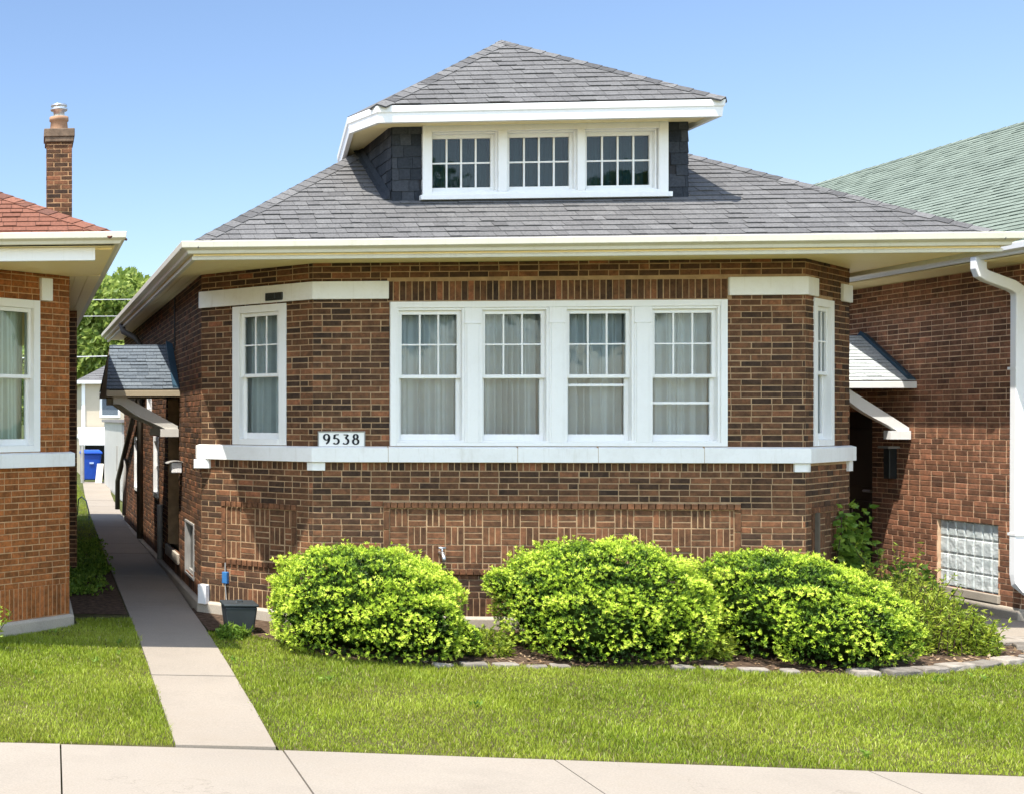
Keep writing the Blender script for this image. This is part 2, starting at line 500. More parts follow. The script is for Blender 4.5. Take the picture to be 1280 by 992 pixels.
def offset_path(pts, d, closed=False):
    out = []
    n = len(pts)
    for i, p in enumerate(pts):
        p = Vector(p[:2])
        if i > 0: d0 = (p - Vector(pts[i - 1][:2])).normalized()
        if i < n - 1: d1 = (Vector(pts[i + 1][:2]) - p).normalized()
        if i == 0: d0 = d1
        if i == n - 1: d1 = d0
        n0 = Vector((d0.y, -d0.x)); n1 = Vector((d1.y, -d1.x))
        m = (n0 + n1)
        m = m / max(.2, m.dot(n0)) 
        out.append(p + m * d)
    return out
def sweep(mb, path, prof, mi=0, caps=True):
    """extrude profile [(out, z)] along a plan path with mitred corners; out is on the right of travel"""
    rings = []
    for (d, z) in prof:
        rings.append([(q.x, q.y, z) for q in offset_path(path, d)])
    n = len(path); k = len(prof); base = len(mb.v)
    for ring in rings: mb.v += ring
    for a in range(k):
        b = (a + 1) % k
        for i in range(n - 1):
            mb.f.append((base + a * n + i, base + a * n + i + 1, base + b * n + i + 1, base + b * n + i)); mb.mi.append(mi); mb.r.append(.5)
    if caps:
        mb.f.append(tuple(base + a * n for a in range(k))); mb.mi.append(mi); mb.r.append(.5)
        mb.f.append(tuple(base + a * n + n - 1 for a in range(k - 1, -1, -1))); mb.mi.append(mi); mb.r.append(.5)

def clip_poly(poly, ax, lim, keep_less):
    out = []
    for i in range(len(poly)):
        a, b = poly[i], poly[(i + 1) % len(poly)]
        ina = (a[ax] <= lim) == keep_less or a[ax] == lim
        inb = (b[ax] <= lim) == keep_less or b[ax] == lim
        if ina: out.append(a)
        if ina != inb:
            t = (lim - a[ax]) / (b[ax] - a[ax])
            out.append(tuple(a[k] + t * (b[k] - a[k]) for k in range(len(a))))
    return out

def shingles(mb, poly, exposure=.132, tab=.185, mi=0, under=1, thick=.0105):
    """poly: planar convex 3D polygon, first edge is the eave; every tab is a tilted slab"""
    P = [Vector(p) for p in poly]
    u = (P[1] - P[0]).normalized()
    nrm = (P[1] - P[0]).cross(P[2] - P[1]).normalized()
    if nrm.z < 0: nrm = -nrm
    v = nrm.cross(u)
    if v.z < 0: v = -v
    uv = [((p - P[0]).dot(u), (p - P[0]).dot(v)) for p in P]
    mb.face([p - nrm * .004 for p in P], under)
    vmax = max(q[1] for q in uv)
    k = 0
    while k * exposure < vmax - .01:
        a, b = k * exposure, (k + 1) * exposure
        strip = clip_poly(clip_poly(uv, 1, a, False), 1, b, True)
        if len(strip) >= 3:
            lo, hi = min(q[0] for q in strip), max(q[0] for q in strip)
            x = lo - random.uniform(0, tab)
            while x < hi:
                w = tab * random.uniform(.55, 1.25)
                pc = clip_poly(clip_poly(strip, 0, x + .002, False), 0, x + w - .002, True)
                if len(pc) >= 3:
                    th = thick * random.choice((.75, .85, 1, 1, 1.5)); r = min(1, max(0, random.gauss(.5, .115)))
                    sag = random.uniform(-.004, .003)
                    top = []
                    for q in pc:
                        f = 1 - (q[1] - a) / exposure
                        top.append(P[0] + u * q[0] + v * (q[1] + (sag if f > .98 else 0)) + nrm * (.002 + th * f))
                    mb.face(top, mi, r)
                    for i in range(len(pc)):
                        q0, q1 = pc[i], pc[(i + 1) % len(pc)]
                        if abs(q0[1] - a) < 1e-5 and abs(q1[1] - a) < 1e-5 or abs(q0[0] - q1[0]) < 1e-5:
                            t0, t1 = top[i], top[(i + 1) % len(pc)]
                            mb.face([t0, t1, t1 - nrm * th, t0 - nrm * th], mi, r * .4)  # darker edge tone paints the shadow line beneath each tab
                x += w
        k += 1

def hip_caps(mb, a, b, n1, n2, wid=.13, length=.17, mi=0):
    """folded cap shingles up a hip from a to b; n1, n2 are the roof plane normals"""
    a, b = Vector(a), Vector(b)
    d = (b - a); L = d.length; d.normalize()
    s1 = n1.cross(d).normalized(); s2 = n2.cross(d).normalized()
    mid = (n1 + n2).normalized()
    if (s1 - s2).length and s1.dot(n2) > 0: s1 = -s1
    if s2.dot(n1) > 0: s2 = -s2
    k = 0
    while k * length < L:
        t0, t1 = k * length, min((k + 1) * length + .02, L + .02)
        r = random.random() * .9
        h0, h1 = .017 + random.uniform(0, .003), .010
        for s, n in ((s1, n1), (s2, n2)):
            A0 = a + d * t0 + mid * h0; A1 = a + d * t1 + mid * h1
            B0 = a + d * t0 + s * wid + n * h0; B1 = a + d * t1 + s * wid + n * h1
            mb.face([A0, A1, B1, B0], mi, r)
            mb.face([B0, B1, B1 - n * .02, B0 - n * .02], mi, r * .3)
            mb.face([A0, B0, B0 - n * .02, A0 - mid * .02], mi, r * .3)
        k += 1

def leaf_mesh(name, base, dirs, side, length, width, rnd, mat, parent=None, lift=.25):
    """many folded leaves as one mesh; each leaf is two triangles"""
    n = len(base)
    nrm = np.cross(dirs, side)
    L = length[:, None]; W = width[:, None]
    mid = base + dirs * L * .45 - nrm * (W * lift)
    v = np.stack([base, mid + side * W * .5, base + dirs * L, mid - side * W * .5], 1)
    v[:, 1] += nrm * W * lift * 1.6; v[:, 3] += nrm * W * lift * 1.6
    v = v.reshape(-1, 3)
    i = np.arange(n)[:, None] * 4
    tri = np.concatenate([i + np.array([[0, 1, 2]]), i + np.array([[0, 2, 3]])], 1).reshape(-1)
    return tri_mesh(name, v, tri, np.repeat(rnd, 4), mat, parent)
def tri_mesh(name, v, tri, vr, mat, parent=None):
    me = bpy.data.meshes.new(name)
    nt = len(tri) // 3
    me.vertices.add(len(v)); me.vertices.foreach_set('co', v.astype(np.float32).ravel())
    me.loops.add(nt * 3); me.loops.foreach_set('vertex_index', tri.astype(np.int32))
    me.polygons.add(nt)
    me.polygons.foreach_set('loop_start', np.arange(nt, dtype=np.int32) * 3)
    a = me.attributes.new('rnd', 'FLOAT', 'POINT')
    a.data.foreach_set('value', vr.astype(np.float32))
    me.materials.append(mat)
    me.update(calc_edges=True); me.validate()
    o = bpy.data.objects.new(name, me)
    col.objects.link(o)
    if parent:
        o.parent = parent
        o.matrix_parent_inverse = Matrix.Translation(-Vector(parent.location))
    return o
def unit(a): return a / np.maximum(1e-9, np.linalg.norm(a, axis=-1, keepdims=True))

# ------------------------------------------------------------------ ground
GY = [-60, 9.9, 15, 16.5, 30, 45, 80, 600]
GZ = [-.10, -.10, 0, 0, .14, .25, .40, .5]
def gz(y): return float(np.interp(y, GY, GZ))
def sheet(mb, poly, dz, mi=0, thick=0):
    """convex plan polygon laid on the ground profile"""
    for a, b in zip(GY, GY[1:]):
        p = clip_poly(clip_poly(list(poly), 1, a, False), 1, b, True)
        if len(p) >= 3:
            top = [(q[0], q[1], gz(q[1]) + dz) for q in p]
            ar = sum(top[i][0] * top[(i + 1) % len(top)][1] - top[(i + 1) % len(top)][0] * top[i][1] for i in range(len(top)))
            if ar < 0: top = top[::-1]
            mb.face(top, mi)
            if thick:
                for i in range(len(top)):
                    t0, t1 = top[i], top[(i + 1) % len(top)]
                    mb.face([t0, (t0[0], t0[1], t0[2] - thick), (t1[0], t1[1], t1[2] - thick), t1], mi)
mb = MB(); sheet(mb, [(-400, -60), (400, -60), (400, 600), (-400, 600)], -.045)
structure(mb.build('ground', M['ground']))

# pavement: slabs with open joints
def yfar(x): return 9.955 - .058 * max(0, x - 1.1)
mb = MB()
xs = [-4.6, -2.9, -1.30, .245, 1.87, 3.75, 5.80, 7.6, 9.3, 11, 12.7]
for a, b in zip(xs, xs[1:]):
    a0, b0 = a + .006, b - .006
    sk = -.035
    poly = [(a0 + sk, 8.0), (b0 + sk, 8.0), (b0, yfar(b0) - .01), (a0, yfar(a0) - .01)]
    sheet(mb, poly, 0.002 + random.uniform(-.003, .003), 0, .06)
for a, b in zip(xs, xs[1:]):
    sheet(mb, [(a + .006, 6.4), (b - .006, 6.4), (b - .041, 7.988), (a - .029, 7.988)], random.uniform(-.002, .003), 0, .06)
bevel(structure(mb.build('sidewalk', M['sidewalk'])), .006, 1)

WL = [(9.97, 1.10), (14.31, 1.19), (21.1, 1.28), (30, 1.42), (36.7, 1.58), (45, 1.85)]
WR = [(9.97, 1.83), (11.7, 1.90), (13.8, 1.95), (18.5, 2.05), (27.5, 2.12), (36.7, 2.30), (45, 2.75)]
def wl(y): return float(np.interp(y, [a for a, b in WL], [b for a, b in WL]))
def wr(y): return float(np.interp(y, [a for a, b in WR], [b for a, b in WR]))
mb = MB()
ys = [9.965, 11.37, 12.45, 13.85, 15.2, 16.63, 18.1, 19.6, 21.06, 22.6, 24.2, 25.8, 27.5, 29.3, 31.2, 33.2, 35.4, 38, 41, 44.5]
for a, b in zip(ys, ys[1:]):
    a0, b0 = a + .005, b - .005
    sheet(mb, [(wl(a0), a0), (wr(a0), a0), (wr(b0), b0), (wl(b0), b0)], .004 + random.uniform(-.004, .004), 0, .06)
bevel(structure(mb.build('garden_path', M['walk'])), .005, 1)
mb = MB()
for a, b in zip([15.0, 16.1, 17.3, 18.5, 19.8], [16.1, 17.3, 18.5, 19.8, 34]):
    sheet(mb, [(10.35, a + .005), (11.37, a + .005), (11.37, b - .005), (10.35, b - .005)], .02, 0, .08)
bevel(structure(mb.build('side_path', M['walk'])), .006, 1)

# lawns and bed
BED = [(2.30, 14.75), (2.62, 14.30), (3.0, 13.45), (3.6, 13.12), (4.4, 13.10), (5.2, 13.18), (6.3, 13.22), (7.0, 13.05), (7.8, 12.98), (8.4, 13.22), (9.0, 13.48), (9.8, 13.85), (10.35, 14.6)]
def bed_y(x): return float(np.interp(x, [p[0] for p in BED], [p[1] for p in BED]))
mb = MB()
sheet(mb, [(-9, 9.965), (1.085, 9.965), (1.185, 14.31), (1.26, 20), (1.26, 21), (-9, 21)], -.012)
pts = [(1.85, yfar(1.85)), (12.6, yfar(12.6))]
for i in range(40):
    x0, x1 = 1.85 + i * .27, 1.85 + (i + 1) * .27
    t0 = bed_y(x0) if x0 > 2.3 else 14.9; t1 = bed_y(x1) if x1 > 2.3 else 14.9
    if x0 < 1.99: t0 = 14.2
    sheet(mb, [(x0, yfar(x0)), (x1, yfar(x1)), (x1, t1), (x0, t0)], -.012)
structure(mb.build('lawn', M['lawn']))
mb = MB()
for i in range(45):
    x0, x1 = 2.0 + i * .1866, 2.0 + (i + 1) * .1866
    t0 = bed_y(x0) if x0 > 2.3 else 14.9; t1 = bed_y(x1) if x1 > 2.3 else 14.9
    sheet(mb, [(x0, t0), (x1, t1), (x1, 16.6), (x0, 16.6)], -.006)
for i in range(12):
    y0, y1 = 16.0 + i * .35, 16.0 + (i + 1) * .35
    sheet(mb, [(.48, y0), (wl(y0) - .02, y0), (wl(y1) - .02, y1), (.48, y1)], -.004)
structure(mb.build('garden_bed', M['soil']))

# ------------------------------------------------------------------ windows
def window(parent, fr, u0, u1, v0, v1, trim=(.09, .09, .07, .05), grid=(2, 1), curtain='curtain', rail=.5, extra=(), mat='white', sash_w=.045, folds=11, name='window', gap=0.0, hung=True):
    """casing > sashes, panes, curtain; n is outward from the brick face"""
    F = lambda a, b, c, d, e, f, mb: fr.box(mb, a, b, c, d, e, f)
    mb = MB()
    l, r, t, bt = trim
    F(u0, u0 + l, v0, v1, -.14, .014, mb); F(u1 - r, u1, v0, v1, -.14, .014, mb)
    F(u0 + l, u1 - r, v1 - t, v1, -.14, .011, mb); F(u0 + l, u1 - r, v0, v0 + bt, -.14, .020, mb)
    w = bevel(mb.build(name, M[mat], parent), .004)
    a, b, c, d = u0 + l, u1 - r, v0 + bt, v1 - t
    m = c + (d - c) * rail
    s = sash_w
    def sash(name, c, d, n0, n1, bot, top, grid):
        mb = MB()
        F(a, a + s, c, d, n0, n1, mb); F(b - s, b, c, d, n0, n1, mb)
        F(a + s, b - s, c, c + bot, n0, n1 - .001, mb); F(a + s, b - s, d - top, d, n0, n1 - .001, mb)
        gu0, gu1, gv0, gv1 = a + s, b - s, c + bot, d - top
        for i in range(1, grid[0] + 1):
            x = gu0 + (gu1 - gu0) * i / (grid[0] + 1); F(x - .009, x + .009, gv0, gv1, n0 + .012, n1 - .006, mb)
        for i in range(1, grid[1] + 1):
            y = gv0 + (gv1 - gv0) * i / (grid[1] + 1); F(gu0, gu1, y - .009, y + .009, n0 + .012, n1 - .008, mb)
        if name.startswith('lower'):
            for y in extra:
                yy = gv0 + (gv1 - gv0) * y; F(gu0, gu1, yy - .014, yy + .014, n0 + .010, n1 - .004, mb)
        o = bevel(mb.build(name, M[mat], w), .003)
        g = MB(); nn = (n0 + n1) / 2 - .004
        g.face([fr.p(gu0 - .005, gv0 - .005, nn), fr.p(gu1 + .005, gv0 - .005, nn), fr.p(gu1 + .005, gv1 + .005, nn), fr.p(gu0 - .005, gv1 + .005, nn)])
        g.build('pane', M['glass'], w)
    if hung:
        sash('lower_sash', c, m + .018, -.105, -.070, .07, .04, (0, 0))
        sash('upper_sash', m - .018, d, -.066, -.028, .04, .045, grid)
    else:
        sash('sash', c, d, -.075, -.035, .045, .045, grid)
    if curtain:
        mb = MB(); N = 90; ph = random.uniform(0, 6)
        prev = None
        for i in range(N + 1):
            x = a - .06 + (b - a + .12) * i / N
            z = -.205 + .042 * math.sin(ph + folds * 2 * math.pi * i / N + 1.6 * math.sin(i * .13 + ph)) + .012 * math.sin(i * .9 + ph)
            if gap and abs(i / N - gap) < .03: z -= .03
            cur = (fr.p(x, c - .02, z), fr.p(x, d + .02, z * .6 + -.205 * .4))
            if prev: mb.face([prev[0], cur[0], cur[1], prev[1]])
            prev = cur
        mb.build('curtain', M[curtain], w, smooth=True)
    return w

# ------------------------------------------------------------------ the bungalow in the middle
XL, W_, T, YF = 2.11, 7.48, 1.10, 15.25
XR = XL + W_
ZT = 4.105                       # soffit level
YB = 29.3
house = empty('brick_bungalow', (5.85, 15.25, 0), 'dark brown brick bungalow in the middle with a grey shingle roof and dormer', 'house')
BM = [M['brick'], M['mortar']]
A, B = (XL + T, YF), (XR - T, YF)
OL, OR = (XL, YF + T), (XR, YF + T)
fF, fCL, fCR = Frame(A, B), Frame(OL, A), Frame(B, OR)
fSL, fSR = Frame((XL, YB), OL), Frame(OR, (XR, YB))

# front wall; u = X - 3.21
ux = lambda x: x - A[0]
win = (ux(4.054), ux(7.662), 2.035, 3.645)
pan = (ux(3.985), ux(7.815), .59, 1.405)
brick_wall(house, fF, 0, ZT, [win, pan + (1,), (0, ux(4.03), 3.683, 3.877, 1), (ux(7.69), fF.L, 3.693, 3.887, 1), (0, fF.L, 1.85, 2.02, 1)],
           [(ux(4.03), ux(7.69), 3.655, 3.880, 'soldier'), (0, fF.L, 1.755, 1.85, 'soldier'), (0, fF.L, .13, .335, 'soldier')], BM)
basket_panel(house, fF, *pan, BM)
cw = (.464, 1.208, 2.035, 3.665)
cp = (.30, 1.345, .60, 1.36)
brick_wall(house, fCL, 0, ZT, [cw, cp + (1,), (0, fCL.L, 3.683, 3.877, 1), (0, fCL.L, 1.85, 2.02, 1)], [(0, fCL.L, 1.755, 1.85, 'soldier'), (0, fCL.L, .13, .335, 'soldier')], BM)
basket_panel(house, fCL, *cp, BM)
cw2 = (.262, .945, 2.035, 3.675)
cp2 = (.20, 1.26, .60, 1.36)
brick_wall(house, fCR, 0, ZT, [cw2, cp2 + (1,), (0, .35, 3.693, 3.887, 1), (1.23, fCR.L, 3.693, 3.887, 1), (0, fCR.L, 1.85, 2.02, 1)], [(0, fCR.L, .13, .335, 'soldier')], BM)
basket_panel(house, fCR, *cp2, BM)
# left side wall: u = YB - Y
us = lambda y: YB - y
door = (us(20.25), us(18.75), .45, 2.62)
bw = (us(17.95), us(17.03), .28, 1.0)
sw = (us(22.4), us(21.6), 1.05, 2.05)
up1 = (us(23.6), us(22.8), 2.45, 3.35)
sw2 = (us(26.4), us(25.6), .95, 2.0)
brick_wall(house, fSL, 0, ZT, [door, bw, sw, up1, sw2], [(0, fSL.L, .13, .335, 'soldier')], BM)
brick_wall(house, fSR, 0, ZT, [], [], BM)
mb = MB(); mb.box(XL + .05, XR - .05, YB - .02, YB + .2, 0, ZT); mb.build('rear_wall', M['mortar'], house)

mb = MB()
ring = [(XL, YB), OL, A, B, OR, (XR, YB)]
sweep(mb, ring, [(-.10, -.12), (.055, -.12), (.055, .105), (.020, .130), (-.10, .130)])
bevel(mb.build('foundation', M['foundation'], house), .008)
mb = MB()
sweep(mb, [(XL, OL[1] + .07), OL, A, B, OR, (XR, OR[1] + .07)], [(-.10, 1.853), (.060, 1.853), (.060, 2.012), (.015, 2.028), (-.10, 2.028)])
for jx in (4.02, 5.42, 6.28, 7.40): mb.box(jx, jx + .006, YF - .0615, YF - .02, 1.8525, 2.0285, 1)
bevel(mb.build('sill_band', [M['stone'], M['mortar']], house), .006)
def along(p, q, d): v = Vector((q[0] - p[0], q[1] - p[1])).normalized() * d; return (p[0] + v.x, p[1] + v.y)
def band(path, z0, z1, name='lintel_band'):
    mb = MB(); sweep(mb, path, [(-.10, z0), (.030, z0), (.030, z1), (-.10, z1)])
    return bevel(mb.build(name, M['stone'], house), .006)
band([along(OL, (XL, YB), .03), OL, A, (4.04, YF)], 3.680, 3.880)
band([(7.68, YF), B, along(B, OR, .35)], 3.690, 3.890)
band([along(OR, B, .33), OR, along(OR, (XR, YB), .2)], 3.690, 3.890)
band([along(OL, (XL, YB), .0), OL, along(OL, A, .14)], 1.74, 1.850, 'corbel')
band([along(A, OL, .06), A, along(A, B, .13)], 1.755, 1.850, 'corbel')
band([along(B, A, .13), B, along(B, OR, .06)], 1.755, 1.850, 'corbel')
band([along(OR, B, .12), OR, along(OR, (XR, YB), .05)], 1.73, 1.850, 'corbel')
mb = MB(); fCL.box(mb, .955, 1.185, 3.70, 3.79, .032, .058); fCL.box(mb, 1.0, 1.1, 3.72, 3.775, .05, .075); bevel(mb.build('lamp_bracket', M['black'], house), .008)

# front window group
mb = MB()
l, r, b, t = win
fF.box(mb, l, l + .07, b, t, -.14, .03); fF.box(mb, r - .07, r, b, t, -.14, .03)
fF.box(mb, l + .07, r - .07, t - .07, t, -.14, .027)
fF.box(mb, l + .07, r - .07, b, b + .04, -.14, .032)
wu = []
x = l + .07; pitch = (r - l - .14 + .165) / 4; ww = pitch - .165
for i in range(4):
    wu.append((x, x + ww)); x += pitch
for i in range(3):
    c0, c1 = wu[i][1], wu[i + 1][0]
    fF.box(mb, c0, c1, b + .04, t - .07, -.14, .020); fF.box(mb, c0 + .02, c1 - .02, b + .04, t - .25, .018, .030)
    fF.box(mb, c0 - .006, c1 + .006, t - .25, t - .235, .018, .036)
bevel(mb.build('window_surround', M['white'], house), .004)
for i, (a, c) in enumerate(wu):
    window(house, fF, a, c, b + .04, t - .07, trim=(.028, .028, .028, .02), rail=.49, sash_w=.042, folds=(6, 11, 8, 4)[i], extra=((), (), (.88,), (.56,))[i], gap=(0, 0, 0, .5)[i])
# sidelong bay windows
window(house, fCL, *cw, trim=(.10, .10, .085, .07), folds=6)
window(house, fCR, *cw2, trim=(.10, .10, .085, .07), folds=6)
# side windows
window(house, fSL, *sw, trim=(.08, .08, .08, .08), grid=(0, 0), folds=4)
window(house, fSL, *up1, trim=(.07, .07, .07, .07), grid=(0, 0), folds=4)
window(house, fSL, *sw2, trim=(.07, .07, .07, .07), grid=(0, 0), folds=4)
window(house, fSL, *bw, trim=(.025, .025, .03, .03), grid=(0, 0), curtain='blue_film', sash_w=.03, mat='grey_pipe', folds=2, hung=False)
# side door
mb = MB(); fSL.box(mb, door[0], door[1], door[2], door[3], -.30, -.22)
d = mb.build('side_door', M['door'], house)
mb = MB()
for (p0, p1) in ((.12, .62), (.88, 1.38)):
    for (q0, q1) in ((.2, .85), (1.0, 1.9)): fSL.box(mb, door[0] + p0, door[0] + p1, door[2] + q0, door[2] + q1, -.222, -.205)
bevel(mb.build('door_panel', M['door'], d), .01)
mb = MB(); mb.lathe((XL + .19, 18.95, 1.45), [(.001, -.03), (.03, -.02), (.03, .02), (.001, .03)], 10); mb.build('door_knob', M['steel'], d)
mb = MB(); fSL.box(mb, door[0] - .05, door[1] + .05, .30, .45, -.1, .035); bevel(mb.build('door_sill', M['foundation'], house), .01)
# house number plate with four numerals
mb = MB(); fF.box(mb, ux(3.270), ux(3.772), 2.030, 2.190, .002, .022)
pl = bevel(mb.build('number_plate', M['white'], house), .004)
mb = MB()
mb2 = MB(); fF.box(mb2, ux(3.262), ux(3.780), 2.186, 2.198, .002, .030); fF.box(mb2, ux(3.262), ux(3.270), 2.028, 2.186, .002, .027); fF.box(mb2, ux(3.772), ux(3.780), 2.028, 2.186, .002, .027)
mb2.build('plate_rim', M['grey_pipe'], pl)
def arc(cx, cy, rx, ry, a0, a1, n=14): return [(cx + rx * math.cos(R(a0 + (a1 - a0) * i / n)), cy + ry * math.sin(R(a0 + (a1 - a0) * i / n))) for i in range(n + 1)]
DIG = {'9': [arc(.33, .70, .25, .28, 0, 360, 22), arc(.15, .62, .43, .60, 5, -72, 14)],
       '5': [[(.18, .93), (.56, .95)], [(.18, .93), (.12, .52)], arc(.28, .31, .28, .28, 125, -140, 18)],
       '3': [[(.10, .93), (.54, .93)], [(.54, .93), (.27, .58)], arc(.27, .30, .28, .28, 88, -140, 18)],
       '8': [arc(.32, .75, .19, .22, 0, 360, 20), arc(.32, .27, .26, .26, 0, 360, 22)]}
def numeral(ch, x0, z0, h):
    mb = MB()
    for pts in DIG[ch]:
        P = [Vector((x0 + p[0] * h, z0 + p[1] * h)) for p in pts]
        L_, R_ = [], []
        for i, p in enumerate(P):
            d = (P[min(i + 1, len(P) - 1)] - P[max(i - 1, 0)]).normalized()
            if len(P) > 15 and (P[0] - P[-1]).length < 1e-4 and i in (0, len(P) - 1): d = (P[1] - P[-2]).normalized()
            w = h * (.045 + .055 * abs(d.y))           # vertical strokes are heavier, as in book lettering
            nn = Vector((-d.y, d.x))
            L_.append(p + nn * w); R_.append(p - nn * w)
        for i in range(len(P) - 1):
            q = [L_[i], R_[i], R_[i + 1], L_[i + 1]]
            mb.box8([(v.x, YF - .0225, v.y) for v in q] + [(v.x, YF - .027, v.y) for v in q])
    return mb.build('numeral', M['ink'], pl)
for i, ch in enumerate('9538'): numeral(ch, 3.318 + i * .107, 2.052, .115)

# roof: one hip over the whole house, eaves overhanging
EX0, EX1, EY0, EY1, EZ, PT = 1.72, 10.00, 14.40, 29.75, 4.20, .605
hw = (EX1 - EX0) / 2
RZ = EZ + PT * hw; RX = EX0 + hw; RY0, RY1 = EY0 + hw, EY1 - hw
c00, c10, c11, c01 = (EX0, EY0, EZ), (EX1, EY0, EZ), (EX1, EY1, EZ), (EX0, EY1, EZ)
r0, r1 = (RX, RY0, RZ), (RX, RY1, RZ)
mb = MB()
shingles(mb, [c00, c10, r0]); shingles(mb, [c01, c00, r0, r1]); shingles(mb, [c10, c11, r1, r0]); shingles(mb, [c11, c01, r1])
SM = [M['shingle'], M['roof_under']]
roof = mb.build('roof', SM, house)
nF, nL, nR = Vector((0, -PT, 1)).normalized(), Vector((-PT, 0, 1)).normalized(), Vector((PT, 0, 1)).normalized()
mb = MB(); hip_caps(mb, c00, r0, nF, nL); hip_caps(mb, c10, r0, nF, nR); hip_caps(mb, r0, r1, nL, nR)
mb.build('hip_cap', SM, roof)
eave_ring = [(EX0 + .03, EY1), (EX0 + .03, EY0 + .03), (EX1 - .03, EY0 + .03), (EX1 - .03, EY1)]
mb = MB()
sweep(mb, eave_ring, [(-.02, 4.105), (.035, 4.105), (.045, 4.14), (.105, 4.165), (.112, 4.23), (.100, 4.235), (.095, 4.20), (.03, 4.18), (-.02, 4.18)])
bevel(mb.build('gutter', M['gutter'], house), .004)
mb = MB()
sweep(mb, [(EX0 + .06, EY1), (EX0 + .06, EY0 + .06), (EX1 - .06, EY0 + .06), (EX1 - .06, EY1)], [(-.03, 4.045), (.012, 4.045), (.018, 4.07), (.004, 4.085), (.004, 4.104), (-.03, 4.104)])
mb.build('fascia', M['gutter'], house)
# soffit boards: narrow strips with shadow gaps
mb = MB()
sx0, sx1, sy0, sy1 = EX0 + .035, EX1 - .035, EY0 + .035, EY1
mb.face([(sx0, sy0, 4.104), (sx0, sy1, 4.104), (sx1, sy1, 4.104), (sx1, sy0, 4.104)])
y = sy0 + .02
while y < 16.4:
    mb.box(sx0 + .03, sx1 - .03, y, y + .136, 4.088, 4.1035); y += .142
x = sx0 + .02
while x < XL + .1:
    mb.box(x, x + .136, 16.41, sy1, 4.089, 4.1035); x += .142
x = XR - .1
while x < sx1 - .1:
    mb.box(x, x + .136, 16.41, sy1, 4.089, 4.1035); x += .142
mb.build('soffit', M['soffit'], house)

# dormer
dz = 5.79
P0, P1, P2, Q0, Q2 = (3.84, 14.95, dz), (3.65, 15.5, dz), (4.05, 17.75, dz), (7.50, 14.95, dz), (7.50, 17.9, dz)
ap, ap2 = (5.685, 16.45, 6.876), (5.685, 19.2, 6.876)
DY, DX0, DX1 = 15.40, 4.12, 7.32
fD = Frame((DX0, DY), (DX1, DY)); fDL = Frame((DX0, 17.9), (DX0, DY)); fDR = Frame((DX1, DY), (DX1, 17.9))
def rz(y): return EZ + PT * (y - EY0)
dw = (4.447 - DX0, 7.100 - DX0, 4.825, 5.66)
def wall_shingles(mb, fr, holes, sill, v1, tabw=.16):
    v = 0
    while v < v1 - .01:
        u = -random.uniform(0, .1)
        while u < fr.L:
            w = tabw * random.uniform(.6, 1.3)
            a, b = max(0, u), min(fr.L, u + w - .004)
            top = min(v + .15, v1)
            um, vm = (a + b) / 2, v + .06
            skip = any(h[0] - .02 < um < h[1] + .02 and h[2] < vm + 4.4 < h[3] for h in holes)
            if b - a > .02 and not skip and 4.4 + top > sill(um) - .02:
                r = random.random()
                lo = 4.4 + v + random.uniform(-.006, .006)
                P = fr.p
                f0, f1 = [P(a, lo, .018), P(b, lo, .018), P(b, 4.4 + top, .006), P(a, 4.4 + top, .006)], [P(a, lo, 0), P(b, lo, 0)]
                mb.face(f0, 0, r); mb.face([f1[0], f1[1], f0[1], f0[0]], 0, r * .4)
                mb.face([f0[0], f0[3], P(a, 4.4 + top, 0), f1[0]], 0, r * .4); mb.face([f0[2], f0[1], f1[1], P(b, 4.4 + top, 0)], 0, r * .4)
            u += w
        v += .128
mb = MB()
grid_sheet(mb, fD, 0, fD.L, 4.4, 5.70, [dw], 0, 1)
wall_shingles(mb, fD, [dw], lambda u: 4.75, 1.30)
for fr in (fDL, fDR):
    mb.face([fr.p(0, 4.4), fr.p(fr.L, 4.4), fr.p(fr.L, 5.70), fr.p(0, 5.70)], 1)
    wall_shingles(mb, fr, [], lambda u: 4.7, 1.30)
dormer = mb.build('dormer', [M['shingle_dark'], M['roof_under']], house)
mb = MB()
shingles(mb, [P0, Q0, ap]); shingles(mb, [Q0, Q2, ap2, ap])
mb.face([P1, P0, ap], 0, .5); mb.face([P2, P1, ap, ap2], 0, .5); mb.face([Q2, P2, ap2], 0, .5)
mb.build('dormer_roof', SM, dormer)
nDF = Vector((0, -(ap[2] - dz) / (ap[1] - 14.95), 1)).normalized()
nDL = Vector((-(ap[2] - dz) / (ap[0] - 3.84), 0, 1)).normalized(); nDR = Vector((-nDL.x, 0, nDL.z))
mb = MB(); hip_caps(mb, P0, ap, nDF, nDL, .11); hip_caps(mb, Q0, ap, nDF, nDR, .11); hip_caps(mb, ap, ap2, nDL, nDR, .11)
mb.build('dormer_hip_cap', SM, dormer)
mb = MB()
ring = [P2[:2], P1[:2], P0[:2], Q0[:2], Q2[:2]]
sweep(mb, ring, [(-.07, 5.60), (-.02, 5.60), (-.012, 5.70), (.0, 5.715), (.004, 5.782), (-.07, 5.782)])
bevel(mb.build('dormer_fascia', M['white'], dormer), .004)
mb = MB()
ins = offset_path(ring, -.03)
mb.face([(p.x, p.y, 5.655) for p in ins][::-1], 0)
y = 14.99
while y < 15.38:
    mb.box(3.84, 7.45, y, y + .085, 5.640, 5.6545); y += .09
mb.build('dormer_soffit', M['soffit'], dormer)
mb = MB()
l, r, b, t = dw
fD.box(mb, l, l + .10, b, t, -.10, .05); fD.box(mb, r - .10, r, b, t, -.10, .05)
fD.box(mb, l + .10, r - .10, t - .09, t, -.10, .047)
fD.box(mb, l - .03, r + .03, b - .025, b + .03, -.10, .085); fD.box(mb, l + .10, r - .10, b + .03, b + .06, -.10, .055)
c0 = [(4.52, 5.27), (5.365, 6.125), (6.205, 6.99)]
